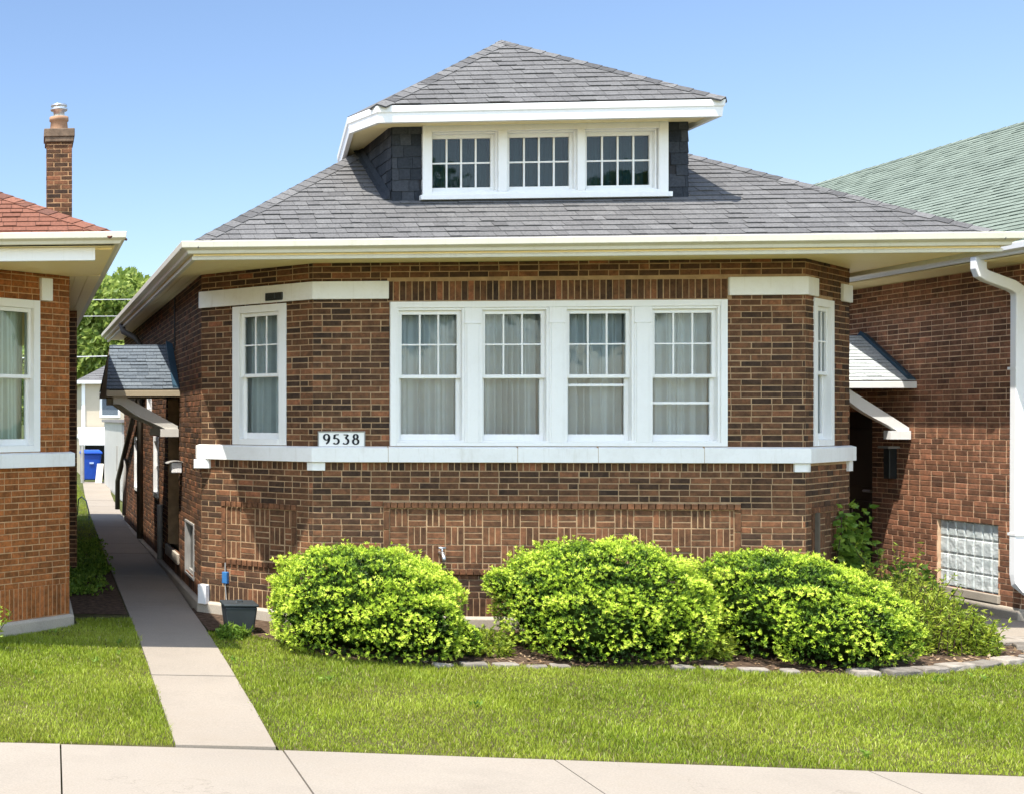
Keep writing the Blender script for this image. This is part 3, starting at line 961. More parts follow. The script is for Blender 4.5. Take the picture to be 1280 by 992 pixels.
c0 = [(a - DX0, c - DX0) for a, c in c0]
fD.box(mb, c0[0][1], c0[1][0], b + .06, t - .09, -.10, .055); fD.box(mb, c0[1][1], c0[2][0], b + .06, t - .09, -.10, .055)
bevel(mb.build('dormer_window_surround', M['white'], dormer), .004)
for a, c in c0:
    window(dormer, fD, a, c, b + .06, t - .09, trim=(.02, .02, .02, .02), grid=(3, 1), hung=False, curtain='drape_dark', sash_w=.035, folds=5, name='dormer_window')
mb = MB(); fDL.box(mb, 0, fDL.L, 4.72, 4.82, .0, .02); 
# step flashing up the cheek
mb = MB()
for i in range(9):
    y = DY + i * .17
    mb.box8([(DX0 - .10, y, rz(y) + .016), (DX0 - .02, y, rz(y) + .016), (DX0 - .02, y + .18, rz(y + .18) + .016), (DX0 - .10, y + .18, rz(y + .18) + .016),
             (DX0 - .05, y, rz(y) + .03), (DX0 - .02, y, rz(y) + .10), (DX0 - .02, y + .18, rz(y + .18) + .10), (DX0 - .05, y + .18, rz(y + .18) + .03)])
mb.build('flashing', M['shingle_dark'], dormer)

# door canopies ------------------------------------------------------
def canopy(parent, xw, sgn, yn, ym, yf, ze, zr, reach, reach_r, shingle, trimmat, brmat, foot):
    """gabled hood on a side wall: ridge at right angles to the wall; sgn points from wall outwards"""
    xo, xr_ = xw + sgn * reach, xw + sgn * reach_r
    mb = MB()
    def face(pts):
        if sgn > 0: pts = [pts[1], pts[0], pts[3], pts[2]]
        shingles(mb, pts, .085, .20)
    face([(xo, yn, ze), (xw, yn, ze), (xw, ym, zr), (xr_, ym, zr)])
    face([(xw, yf, ze), (xo, yf, ze), (xr_, ym, zr), (xw, ym, zr)])
    cp = mb.build('door_canopy', [shingle, M['roof_under']], parent)
    mb = MB()
    # rake boards, eave boards, gable panel
    for y0, s in ((yn, 1), (yf, -1)):
        mb.box(min(xo, xw), max(xo, xw), y0 - .02 + (0 if s > 0 else 0), y0 + .02, ze - .10, ze - .012)
    w = .035
    gx0, gx1 = (xo, xo - sgn * w)
    mb.idx([(gx0, yn, ze - .10), (gx0, yf, ze - .10), (xr_, ym, zr - .02), (gx1, yn, ze - .10), (gx1, yf, ze - .10), (xr_ - sgn * w, ym, zr - .02)],
           [(0, 1, 2), (5, 4, 3), (0, 3, 4, 1), (1, 4, 5, 2), (2, 5, 3, 0)])
    mb.box(min(xo, xw) + .03, max(xo, xw), yn + .02, yf - .02, ze - .075, ze - .05)
    bevel(mb.build('canopy_trim', trimmat, cp), .005)
    for y0 in (yn + .10, yf - .20):
        mb = MB()
        n = 12; top, bot = [], []
        ax, az, bx, bz = xw + sgn * (reach - .18), ze - .10, xw + sgn * .02, foot + .10
        for i in range(n + 1):
            t = i / n
            x = ax + (bx - ax) * t; z = az + (bz - az) * t
            wdt = .062 + .018 * math.sin(t * math.pi * 2.0) + .02 * math.sin(t * math.pi)
            top.append((x, z + .05)); bot.append((x - 0, z - wdt - .03))
        for i in range(n):
            a0, a1, b0, b1 = top[i], top[i + 1], bot[i], bot[i + 1]
            mb.box8([(b0[0], y0, b0[1]), (b1[0], y0, b1[1]), (b1[0], y0 + .1, b1[1]), (b0[0], y0 + .1, b0[1]), (a0[0], y0, a0[1]), (a1[0], y0, a1[1]), (a1[0], y0 + .1, a1[1]), (a0[0], y0 + .1, a0[1])])
        fx = sorted((xw + sgn * .01, xw + sgn * .26))
        mb.box(fx[0], fx[1], y0 - .02, y0 + .12, foot, foot + .11)
        fx = sorted((xw + sgn * (reach - .10), xw + sgn * (reach - .26)))
        mb.box(fx[0], fx[1], y0 - .015, y0 + .115, ze - .20, ze - .10)
        mb.build('canopy_bracket', brmat, cp)
    mb = MB()
    # flashing where the hood meets the wall
    for (ya, za, yb, zb) in ((yn, ze, ym, zr), (yf, ze, ym, zr)):
        x0, x1 = sorted((xw + sgn * .005, xw + sgn * .10))
        mb.box8([(x0, ya, za + .012), (x1, ya, za + .012), (x1, yb, zb + .012), (x0, yb, zb + .012), (x0, ya, za + .07), (x1, ya, za + .022), (x1, yb, zb + .022), (x0, yb, zb + .07)])
    mb.build('canopy_flashing', M['flash_blue'], cp)
    return cp
canopy(house, XL, -1, 18.60, 19.5, 20.4, 2.745, 3.405, 1.015, .915, M['shingle_blue'], M['tan'], paint('grey_white_bracket', (.60, .58, .53), .25), 2.09)

# pipes and fittings on the left side
mb = MB()
mb.tube([(1.75, 25.0, 4.12), (1.78, 24.8, 3.95), (1.98, 24.6, 3.83), (2.05, 24.5, 3.7), (2.05, 24.5, .15)], .055, 8); mb.build('downspout', M['brown_pipe'], house, True)
mb = MB(); mb.tube([(2.04, 24.0, 2.95), (2.03, 24.7, 2.70), (2.03, 30.2, .95), (2.03, 30.25, .3)], .055, 8); mb.build('drainpipe', M['brown_pipe'], house, True)
mb = MB(); mb.tube([(2.06, 28.1, 1.5), (2.05, 28.5, .3)], .04, 8); mb.build('vent_pipe', M['grey_pipe'], house, True)
mb = MB(); mb.tube([(2.06, 20.9, 1.0), (2.06, 20.9, .15)], .045, 8); mb.build('vent_pipe', M['grey_pipe'], house, True)
mb = MB(); mb.tube([(2.08, 19.0, 4.05), (2.08, 19.0, 3.3)], .012, 6); mb.build('cable', M['black'], house)
mb = MB(); mb.box(1.96, 2.10, 18.30, 18.55, 1.60, 1.74); mbx = bevel(mb.build('mailbox', M['white'], house), .01)
mb = MB(); 
for i in range(6):
    a_, b_ = math.pi * (.15 + .7 * i / 6), math.pi * (.15 + .7 * (i + 1) / 6)
    f_ = lambda t, r: (2.03 - r * math.cos(t) * 1.25, 1.70 + r * math.sin(t) * .55)
    (x0, z0), (x1, z1), (x2, z2), (x3, z3) = f_(a_, .12), f_(b_, .12), f_(b_, .105), f_(a_, .105)
    mb.box8([(x3, 18.27, z3), (x2, 18.27, z2), (x2, 18.58, z2), (x3, 18.58, z3), (x0, 18.27, z0), (x1, 18.27, z1), (x1, 18.58, z1), (x0, 18.58, z0)])
mb.build('mailbox_lid', M['grey_pipe'], mbx)
mb = MB(); fCL.box(mb, .02, .14, .10, .335, .02, .10); bevel(mb.build('vent_box', M['white'], house), .01)
mb = MB(); fCL.box(mb, .34, .41, .37, .51, .0, .05); bx = bevel(mb.build('cable_box', M['blue_tag'], house), .008)
mb = MB(); mb.tube([fCL.p(.375, .50, .03), fCL.p(.37, .62, .02)], .008, 6); mb.tube([fCL.p(.375, .37, .03), fCL.p(.39, .2, .03), fCL.p(.42, .05, .05)], .008, 6); mb.build('cable', M['grey_pipe'], bx)
mb = MB()
mb.tube([(4.60, 15.26, .84), (4.60, 15.14, .84), (4.60, 15.10, .80), (4.60, 15.09, .75)], .022, 8); mb.tube([(4.60, 15.16, .84), (4.60, 15.16, .90)], .012, 6); mb.tube([(4.56, 15.16, .90), (4.64, 15.16, .90)], .014, 6)
mb.build('garden_tap', M['steel'], house, True)
mb = MB(); fCR.box(mb, .26, .31, .66, 1.30, .01, .05); mb.build('vent_pipe', M['brown_pipe'], house)

# ------------------------------------------------------------------ the house at the left edge
lh = empty('brick_bungalow', (-2.7, 14.0, 0), 'orange brick bungalow with red shingle roof and tall chimney at the left edge', 'house')
LM = [M['brick_left'], M['mortar_light']]
LZ = 3.95
LA, LB, LC, LD = (-5.9, 14.0), (-.625, 14.0), (.475, 15.1), (.475, 29.0)
gF, gC, gS = Frame(LA, LB), Frame(LB, LC), Frame(LC, LD)
gw = (.33, 1.07, 1.975, 3.645)
brick_wall(lh, gF, 0, LZ, [(1.0, 4.3, 1.975, 3.645), (0, gF.L, 1.80, 1.96, 1)], [(0, gF.L, .13, .335, 'soldier')], LM)
brick_wall(lh, gC, 0, LZ, [gw, (0, gC.L, 1.80, 1.96, 1), (1.075, 1.26, 3.645, 3.90, 1)], [(0, gC.L, .13, .48, 'soldier')], LM)
brick_wall(lh, gS, 0, LZ, [(0, .1, 1.80, 1.96, 1)], [(0, gS.L, .13, .48, 'soldier')], [M['brick'], M['mortar_light']])
window(lh, gC, *gw, trim=(.10, .10, .09, .07), grid=(0, 0), curtain='blind', folds=0)
for i in range(3): window(lh, gF, 1.0 + i * 1.1, 2.1 + i * 1.1, 1.975, 3.645, trim=(.12, .12, .09, .07), curtain='blind', folds=5)
mb = MB(); sweep(mb, [LA, LB, LC, along(LC, LD, .07)], [(-.1, 1.802), (.06, 1.802), (.06, 1.95), (.015, 1.965), (-.1, 1.965)]); bevel(mb.build('sill_band', M['stone'], lh), .006)
mb = MB(); gC.box(mb, 1.08, 1.255, 3.65, 3.90, -.05, .03); bevel(mb.build('lintel_block', M['stone'], lh), .006)
mb = MB(); sweep(mb, [LA, LB, LC, LD], [(-.1, -.15), (.05, -.15), (.05, .10), (.02, .125), (-.1, .125)]); bevel(mb.build('foundation', M['foundation'], lh), .008)
l0, l1, m0, m1, lz, lp = -7.4, .86, 12.55, 29.6, 4.06, .53
lhw = (l1 - l0) / 2
la, lb, lc, ld = (l0, m0, lz), (l1, m0, lz), (l1, m1, lz), (l0, m1, lz)
lr0, lr1 = (l0 + lhw, m0 + lhw, lz + lp * lhw), (l0 + lhw, m1 - lhw, lz + lp * lhw)
mb = MB(); shingles(mb, [la, lb, lr0]); shingles(mb, [lb, lc, lr1, lr0]); shingles(mb, [ld, la, lr0, lr1]); shingles(mb, [lc, ld, lr1])
RM = [M['shingle_red'], M['roof_under']]
lroof = mb.build('roof', RM, lh)
mb = MB(); hip_caps(mb, lb, lr0, Vector((0, -lp, 1)).normalized(), Vector((lp, 0, 1)).normalized()); mb.build('hip_cap', RM, lroof)
mb = MB()
sweep(mb, [(l0, m0 + .03), (l1 - .03, m0 + .03), (l1 - .03, m1)], [(-.02, 3.98), (.035, 3.98), (.05, 4.01), (.09, 4.03), (.095, 4.085), (.085, 4.09), (.08, 4.06), (-.02, 4.05)])
bevel(mb.build('gutter', M['gutter'], lh), .004)
mb = MB(); mb.box(l0, l1 - .22, m0 + .12, m0 + .17, 3.84, 3.965); bevel(mb.build('fascia', M['white'], lh), .004)
mb = MB()
mb.face([(l0, m0 + .035, 3.968), (l0, m1, 3.968), (l1 - .035, m1, 3.968), (l1 - .035, m0 + .035, 3.968)])
y = m0 + .2
while y < 15.0: mb.box(l0, l1 - .06, y, y + .136, 3.951, 3.967); y += .142
x = .40
while x < l1 - .15: mb.box(x, x + .136, 15.05, m1, 3.951, 3.967); x += .142
mb.build('soffit', M['soffit'], lh)
# chimney: breast on the side wall and a stack through the eave
mb = MB()
def stack(x0, x1, y0, y1, z0, z1, g=0):
    for a, b in (((x0, y0), (x1, y0)), ((x1, y0), (x1, y1)), ((x1, y1), (x0, y1)), ((x0, y1), (x0, y0))):
        fr = Frame(a, b)
        mb.face([fr.p(0, z0, -.005), fr.p(fr.L, z0, -.005), fr.p(fr.L, z1, -.005), fr.p(0, z1, -.005)], 1)
        v = z0; k = 0
        while v < z1 - .02:
            u = -(BL / 2 if k % 2 else 0)
            while u < fr.L - .02:
                fr.brick(mb, max(u + JT / 2, .002), min(u + BL - JT / 2, fr.L - .002), v + JT / 2, min(v + CO - JT / 2, z1)); u += BL
            v += CO; k += 1
    mb.face([(x0, y0, z1), (x1, y0, z1), (x1, y1, z1), (x0, y1, z1)], 1)
stack(.40, .735, 19.9, 20.9, 0, 3.95)
stack(.285, .665, 20.0, 20.45, 3.9, 6.50)
ch = mb.build('chimney', [M['brick'], M['mortar_light']], lh)
mb = MB(); mb.box(.262, .690, 19.97, 20.48, 6.50, 6.575); mb.box(.245, .705, 19.955, 20.495, 6.575, 6.70); bevel(mb.build('chimney_crown', plain('chimney_cap_stone', (.15, .105, .07), .9, .3, 10), ch), .012)
mb = MB(); mb.lathe((.475, 20.22, 6.70), [(.14, 0), (.125, .15), (.145, .16), (.145, .22), (.10, .23)], 20); mb.build('flue_pot', M['clay'], ch, True)
mb = MB(); mb.lathe((.475, 20.22, 6.92), [(.085, 0), (.085, .09), (.125, .10), (.135, .12), (.09, .15), (.125, .165), (.12, .19), (.02, .215), (0, .215)], 20); mb.build('flue_cap', M['steel'], ch, True)

# ------------------------------------------------------------------ the house at the right edge
rh = empty('brick_bungalow', (14, 16.3, 0), 'red brick bungalow with green shingle roof and white downspout at the right edge', 'house')
RMt = [M['brick_right'], plain('pale_mortar', (.66, .46, .30), .95, .2, 8, .1)]
XW = 11.4
RC = (XW, 16.26)
hS = Frame((XW, 33), RC); hC = Frame(RC, (12.5, 15.16)); hF = Frame((12.5, 15.16), (17.6, 15.16))
hS.jit = .0006
hu = lambda y: 33 - y
gb = (hu(17.67), hu(16.62), .26, 1.085)
rd = (hu(20.6), hu(18.95), .30, 2.45)
brick_wall(rh, hS, 0, 4.12, [gb, rd], [], RMt, headers=.008)
brick_wall(rh, hC, 0, 4.12, [], [], RMt, headers=.008)
brick_wall(rh, hF, 0, 4.12, [], [], RMt, headers=.008)
mb = MB(); hS.box(mb, gb[0], gb[1], gb[2], gb[3], -.13, -.05)
blk = mb.build('glass_block_window', plain('block_mortar', (.62, .62, .58), .8), rh)
bw_, bh_ = (gb[1] - gb[0]) / 7, (gb[3] - gb[2]) / 4
for i in range(7):
    for j in range(4):
        mb = MB()
        a, b_, c, d_ = gb[0] + i * bw_ + .009, gb[0] + (i + 1) * bw_ - .009, gb[2] + j * bh_ + .009, gb[2] + (j + 1) * bh_ - .009
        hS.box(mb, a, b_, c, d_, -.07, -.035)
        bevel(mb.build('glass_block', M['glass_block'], blk), .012, 2)
mb = MB(); hS.box(mb, gb[0] - .04, gb[1] + .04, .16, .26, -.12, .03); bevel(mb.build('window_sill', M['foundation'], rh), .008)
mb = MB(); hS.box(mb, rd[0], rd[1], rd[2], rd[3], -.3, -.22)
d2 = mb.build('side_door', M['door'], rh)
mb = MB(); hS.box(mb, rd[0] + .2, rd[1] - .2, 1.4, 2.2, -.222, -.2); hS.box(mb, rd[0] + .2, rd[1] - .2, .5, 1.2, -.222, -.2); bevel(mb.build('door_panel', M['door'], d2), .01)
mb = MB(); mb.tube([(XW + .19, 19.15, 1.35), (XW + .10, 19.15, 1.35), (XW + .10, 19.3, 1.35)], .02, 8); mb.build('door_handle', M['steel'], d2)
mb = MB(); sweep(mb, [(XW, 33), RC, (12.5, 15.16), (17.6, 15.16)], [(-.1, -.15), (.05, -.15), (.05, .10), (.02, .15), (-.1, .15)]); bevel(mb.build('foundation', M['foundation'], rh), .008)
mb = MB(); hS.box(mb, hu(18.55), hu(18.43), 1.55, 1.95, .0, .10); lamp = bevel(mb.build('wall_lamp', M['black'], rh), .01)
mb = MB(); hS.box(mb, hu(18.60), hu(18.38), 1.95, 1.98, .0, .14); mb.build('lamp_hood', M['grey_pipe'], lamp)
# roof
qx0, qx1, qy0, qy1, qz, qp = 10.86, 20.2, 14.55, 34.0, 4.25, .583
qhw = (qx1 - qx0) / 2
qa, qb, qc, qd = (qx0, qy0, qz), (qx1, qy0, qz), (qx1, qy1, qz), (qx0, qy1, qz)
qr0, qr1 = (qx0 + qhw, qy0 + qhw, qz + qp * qhw), (qx0 + qhw, qy1 - qhw, qz + qp * qhw)
mb = MB(); shingles(mb, [qa, qb, qr0], .125, .20); shingles(mb, [qd, qa, qr0, qr1], .125, .20); shingles(mb, [qb, qc, qr1, qr0], .14, 1.2); shingles(mb, [qc, qd, qr1], .14, .6)
GM = [M['shingle_green'], M['roof_under']]
rroof = mb.build('roof', GM, rh)
qL, qR = Vector((-qp, 0, 1)).normalized(), Vector((qp, 0, 1)).normalized()
mb = MB(); hip_caps(mb, qr0, qr1, qL, qR, .12, .25); hip_caps(mb, qa, qr0, qL, Vector((0, -qp, 1)).normalized(), .12, .25); mb.build('ridge_cap', GM, rroof)
mb = MB()
sweep(mb, [(qx0 + .03, qy1), (qx0 + .03, qy0 + .03), (qx1, qy0 + .03)], [(-.02, 4.15), (.035, 4.15), (.05, 4.18), (.10, 4.20), (.106, 4.268), (.095, 4.272), (.09, 4.24), (-.02, 4.235)])
bevel(mb.build('gutter', M['downspout'], rh), .004)
mb = MB()
mb.face([(qx0 + .035, qy0, 4.145), (qx0 + .035, qy1, 4.145), (qx1, qy1, 4.145), (qx1, qy0, 4.145)])
x = qx0 + .04
while x < XW - .05: mb.box(x, x + .136, qy0 + .03, qy1, 4.128, 4.144); x += .142
mb.build('soffit', M['soffit'], rh)
def rect_tube(mb, pts, w, d):
    """rectangular pipe swept through points, mitred"""
    P = [Vector(p) for p in pts]; rings = []
    ref = Vector((0, 1, 0))
    for i, p in enumerate(P):
        t = (P[min(i + 1, len(P) - 1)] - P[max(i - 1, 0)]).normalized()
        a = ref - t * ref.dot(t)
        if a.length < .2: a = Vector((1, 0, 0)) - t * t.x
        a.normalize(); b = t.cross(a)
        rings.append([p + a * w + b * d, p - a * w + b * d, p - a * w - b * d, p + a * w - b * d])
    base = len(mb.v)
    for r_ in rings: mb.v += [tuple(x) for x in r_]
    for i in range(len(rings) - 1):
        for k in range(4):
            a = base + i * 4 + k; b = base + i * 4 + (k + 1) % 4
            mb.f.append((a, b, b + 4, a + 4)); mb.mi.append(0); mb.r.append(.5)
    mb.f.append((base + 3, base + 2, base + 1, base)); mb.mi.append(0); mb.r.append(.5)
    e = base + 4 * (len(rings) - 1); mb.f.append((e, e + 1, e + 2, e + 3)); mb.mi.append(0); mb.r.append(.5)
mb = MB()
rect_tube(mb, [(10.87, 16.15, 4.19), (10.87, 16.15, 4.06), (10.89, 16.15, 4.00), (10.95, 16.15, 3.965), (11.22, 16.16, 3.86), (11.30, 16.17, 3.81), (11.325, 16.18, 3.74), (11.325, 16.20, .55), (11.33, 16.19, .45), (11.36, 16.10, .38), (11.50, 15.8, .30)], .05, .062)
ds = bevel(mb.build('downspout', M['downspout'], rh), .012, 2)
mb = MB()
for z in (1.0, 2.9): mb.box(11.258, 11.395, 16.135, 16.265, z, z + .03)
mb.build('strap', M['downspout'], ds)
canopy(rh, XW, -1, 18.06, 19.03, 19.95, 2.83, 3.46, 1.02, .95, M['shingle_pale'], M['white'], M['white'], 2.075)

# ------------------------------------------------------------------ behind: yard, coach house, shed, bin, wires, tree
mb = MB(); mb.box(2.50, 6.5, 35.6, 43.6, .15, 2.25)
shed = empty('garden_shed', (4.5, 39.5, .2), 'white flat roofed garage wall at the back of the path', 'garage')
bevel(mb.build('wall', paint('garage_paint', (.46, .45, .42), .3), shed), .01)
mb = MB(); mb.box(2.42, 6.6, 35.5, 43.7, 2.25, 2.33); mb.build('roof', M['grey_roof'], shed)
mb = MB(); mb.box(2.47, 2.51, 37.2, 37.35, .9, 1.6); mb.build('meter_box', M['grey_pipe'], shed)
coach = empty('coach_house', (4.2, 50, .3), 'two storey cream coach house with a grey hipped roof far behind the path', 'house')
mb = MB(); mb.box(1.97, 7.0, 48, 54, .25, 3.72)
mb.build('wall', M['cream_siding'], coach)
mb = MB(); mb.box(1.93, 7.04, 47.95, 54.1, 1.62, 1.74); mb.box(1.94, 2.06, 47.94, 48.05, .25, 3.72); mb.build('trim', M['white'], coach)
mb = MB()
a, b, c, d = (1.7, 47.7, 3.70), (7.3, 47.7, 3.70), (7.3, 54.3, 3.70), (1.7, 54.3, 3.70)
r_0, r_1 = (4.5, 50.5, 5.15), (4.5, 51.5, 5.15)
shingles(mb, [a, b, r_0], .2, .6); shingles(mb, [d, a, r_0, r_1], .2, .6); shingles(mb, [b, c, r_1, r_0], .2, 1); shingles(mb, [c, d, r_1], .2, 1)
mb.build('roof', [M['shingle'], M['roof_under']], coach)
mb = MB(); sweep(mb, [(1.75, 54), (1.75, 47.75), (7.25, 47.75)], [(0, 3.60), (.06, 3.60), (.08, 3.72), (0, 3.72)]); mb.face([(1.75, 47.75, 3.65), (1.75, 54, 3.65), (7.25, 54, 3.65), (7.25, 47.75, 3.65)]); mb.build('gutter', M['white'], coach)
fCo = Frame((1.97, 48), (7, 48))
fCo.p(0, 0)
window(coach, fCo, .62, 1.35, 2.40, 3.35, trim=(.08, .08, .08, .08), grid=(0, 0), curtain='drape_dark', folds=2)
mb = MB(); fCo.box(mb, .66, 1.31, 2.44, 3.31, .005, .01); mb.build('window_back', M['shingle_blue'], coach)
mb = MB()
mb.box8([(1.80, 46.3, 1.44), (2.85, 46.3, 1.44), (2.85, 47.94, 2.0), (1.80, 47.94, 2.0), (1.80, 46.3, 1.50), (2.85, 46.3, 1.50), (2.85, 47.94, 2.06), (1.80, 47.94, 2.06)])
aw = mb.build('awning', M['white'], coach)
for x in (1.86, 2.8):
    mb = MB(); mb.box(x - .03, x + .03, 46.35, 46.42, .25, 1.45); mb.build('awning_post', M['grey_pipe'], aw)
mb = MB(); fCo.box(mb, .05, .9, .25, 1.55, .003, .02); mb.build('garage_opening', M['dark_room'], coach)

# recycling bin
bin_ = empty('recycling_bin', (2.12, 44.9, .25), 'blue wheeled recycling bin standing at the far end of the path', 'bin')
g0 = .25
mb = MB()
def rr(x0, x1, y0, y1, z): return [(x0, y0, z), (x1, y0, z), (x1, y1, z), (x0, y1, z)]
mb.box8(rr(1.86, 2.38, 44.62, 45.12, g0 + .06) + rr(1.78, 2.46, 44.50, 45.28, g0 + .92))
bevel(mb.build('body', M['blue'], bin_), .04, 3)
mb = MB(); mb.box(1.75, 2.49, 44.46, 45.34, g0 + .925, g0 + 1.0); mb.box8(rr(1.76, 2.48, 44.47, 45.32, g0 + 1.0) + rr(1.84, 2.40, 44.6, 45.2, g0 + 1.06)); bevel(mb.build('lid', M['blue'], bin_), .02, 2)
for x in (1.90, 2.34):
    mb = MB(); mb.tube([(x - .03, 45.15, g0 + .12), (x + .03, 45.15, g0 + .12)], .12, 16); mb.build('wheel', M['black'], bin_)
mb = MB(); mb.tube([(1.85, 45.36, g0 + .95), (1.85, 45.42, g0 + .95), (2.4, 45.42, g0 + .95), (2.4, 45.36, g0 + .95)], .018, 6); mb.build('handle', M['blue'], bin_)
mb = MB(); mb.box(2.06, 2.20, 44.52, 44.56, g0 + .60, g0 + .66); mb.build('embossed_plate', plain('pale_print', (.35, .45, .7), .5), bin_)
mb = MB(); mb.box8([(2.20, 43.6, g0), (2.42, 43.6, g0), (2.42, 43.64, g0), (2.20, 43.64, g0), (2.30, 44.2, g0 + .62), (2.52, 44.2, g0 + .62), (2.52, 44.24, g0 + .62), (2.30, 44.24, g0 + .62)])
tag(bevel(mb.build('board', M['board']), .01), 'pale weathered board leaning beside the blue bin', 'board')
mb = MB(); mb.tube([(1.80, 43.8, g0), (1.80, 43.8, g0 + 1.0), (1.80, 43.8, g0 + 1.25)], [.06, .06, .03], 8)
tag(mb.build('garden_post', M['grey_pipe']), 'short grey post standing left of the blue bin', 'post')
mb = MB(); mb.tube([(1.14, 30.6, .14), (1.16, 30.5, .5), (1.22, 30.2, .58), (1.30, 29.7, .52), (1.34, 29.2, .3), (1.34, 29.1, .12)], .014, 6)
tag(mb.build('garden_hoop', M['black']), 'thin bent black metal hoop beside the path far back', 'hoop')

def wire(a, b, lab, sag=.15, rad=.012):
    mb = MB(); a, b = Vector(a), Vector(b)
    mb.tube([a + (b - a) * t + Vector((0, 0, -sag * 4 * t * (1 - t))) for t in [i / 12 for i in range(13)]], rad, 5)
    tag(mb.build('utility_wire', M['wire']), lab, 'wire', 'overhead wires across the gap between the houses')
wire((-8, 34, 5.55), (10, 34, 5.50), 'thin overhead wire crossing the tree, topmost of the three')
wire((-8, 38, 5.40), (10, 38, 5.33), 'thin overhead wire crossing the tree, middle one of the three', .1, .010)
wire((-8, 40, 4.10), (8, 40, 4.35), 'pale overhead cable crossing just above the coach house roof', .05, .018)

def tree(name, loc, lobes, lab, n=16000, trunk_h=4.5):
    t = empty(name, loc, lab, 'tree')
    mb = MB()
    x, y, z = loc
    mb.tube([(x, y, z), (x + .1, y, z + trunk_h * .5), (x, y, z + trunk_h)], [.30, .22, .16], 10)
    for c, r in lobes:
        mb.tube([(x, y, z + trunk_h * .75), (x + (c[0] - x) * .5, y + (c[1] - y) * .5, (z + trunk_h + c[2]) * .5), c], [.12, .08, .03], 6)
    mb.build('trunk', M['bark'], t)
    V = sum(r ** 2 for c, r in lobes); P, D, Rn = [], [], []
    for c, r in lobes:
        k = int(n * r ** 2 / V)
        d = unit(RNG.normal(size=(k, 3))); rad = r * (RNG.uniform(.25, 1, k) ** .38) * (1 + .18 * np.sin(d[:, 0] * 7 + c[0]) * np.sin(d[:, 2] * 6 + c[1]))
        P.append(np.array(c) + d * rad[:, None] * np.array([1, 1, .85])); D.append(unit(d + RNG.normal(size=(k, 3)) * .8 + [0, 0, -.2])); Rn.append(np.clip(RNG.normal(.5, .25, k), 0, 1))
    P, D, Rn = np.concatenate(P), np.concatenate(D), np.concatenate(Rn)
    S = unit(np.cross(D, RNG.normal(size=D.shape)))
    leaf_mesh('crown', P, D, S, RNG.uniform(.22, .42, len(P)), RNG.uniform(.14, .26, len(P)), Rn, M['tree_leaf'], t)
def lobeset(c, R_, n, r0, r1, zs=.8):
    out = []
    for i in range(n):
        d = unit(RNG.normal(size=3)); q = RNG.uniform(.45, 1) * R_
        out.append(((c[0] + d[0] * q, c[1] + d[1] * q, c[2] + d[2] * q * zs), RNG.uniform(r0, r1)))
    return out
tree('shade_tree', (3.9, 62, .3), lobeset((3.9, 62, 6.6), 2.6, 30, .9, 1.4), 'leafy green shade tree rising behind the coach house', 26000, 4.0)
tree('shade_tree', (.2, 66, .3), lobeset((.2, 66, 4.4), 2.6, 16, .9, 1.4), 'lower green tree left of the coach house, half hidden by the left house', 12000, 3.0)

# unseen trees across the street, added for the window panes to mirror
P, D = [], []
for cx_, cy_, rr_ in ((-11, -24, 4.2), (-2, -27, 5.0), (7, -25, 4.4), (15, -28, 5.2), (24, -26, 4.5)):
    for c_, r_ in lobeset((cx_, cy_, 8.6), rr_ * .72, 17, rr_ * .26, rr_ * .42, .9):
        k = 420; d_ = unit(RNG.normal(size=(k, 3)))
        P.append(np.array(c_) + d_ * (r_ * RNG.uniform(.3, 1, k) ** .4)[:, None]); D.append(unit(d_ + RNG.normal(size=(k, 3)) * .8))
P, D = np.concatenate(P), np.concatenate(D)
tag(leaf_mesh('reflection_trees', P, D, unit(np.cross(D, RNG.normal(size=D.shape))), RNG.uniform(.35, .6, len(P)), RNG.uniform(.25, .42, len(P)), np.clip(RNG.normal(.4, .25, len(P)), 0, 1), M['tree_leaf']),
    'green trees added behind the camera for the front window panes to mirror', 'trees', kind='stuff')

# ------------------------------------------------------------------ plants
def sprigs(pos, axis, n_leaf, length, width, spread=.9, r_mu=.6, r_sd=.2, rr=None):
    n = len(pos)
    a = unit(axis); t = unit(np.cross(a, RNG.normal(size=a.shape))); b = np.cross(a, t)
    Bp, D, S, Ln, Wd, Rd = [], [], [], [], [], []
    base_r = np.clip(RNG.normal(r_mu, r_sd, n), 0, 1) if rr is None else rr
    for k in range(n_leaf):
        ph = 2 * math.pi * k / n_leaf * 1.0 + RNG.uniform(-.4, .4, n)
        sp = spread * RNG.uniform(.55, 1.15, n)
        if k == 0: sp *= .15
        radial = t * np.cos(ph)[:, None] + b * np.sin(ph)[:, None]
        d = unit(a + radial * sp[:, None])
        Bp.append(pos + a * (RNG.uniform(-.5, .5, n) * length * .7)[:, None]); D.append(d); S.append(unit(np.cross(d, radial + RNG.normal(size=radial.shape) * .3)))
        Ln.append(length * RNG.uniform(.7, 1.25, n)); Wd.append(width * RNG.uniform(.7, 1.25, n))
        Rd.append(np.clip(base_r + RNG.normal(0, .08, n), 0, 1))
    return [np.concatenate(q) for q in (Bp, D, S, Ln, Wd, Rd)]

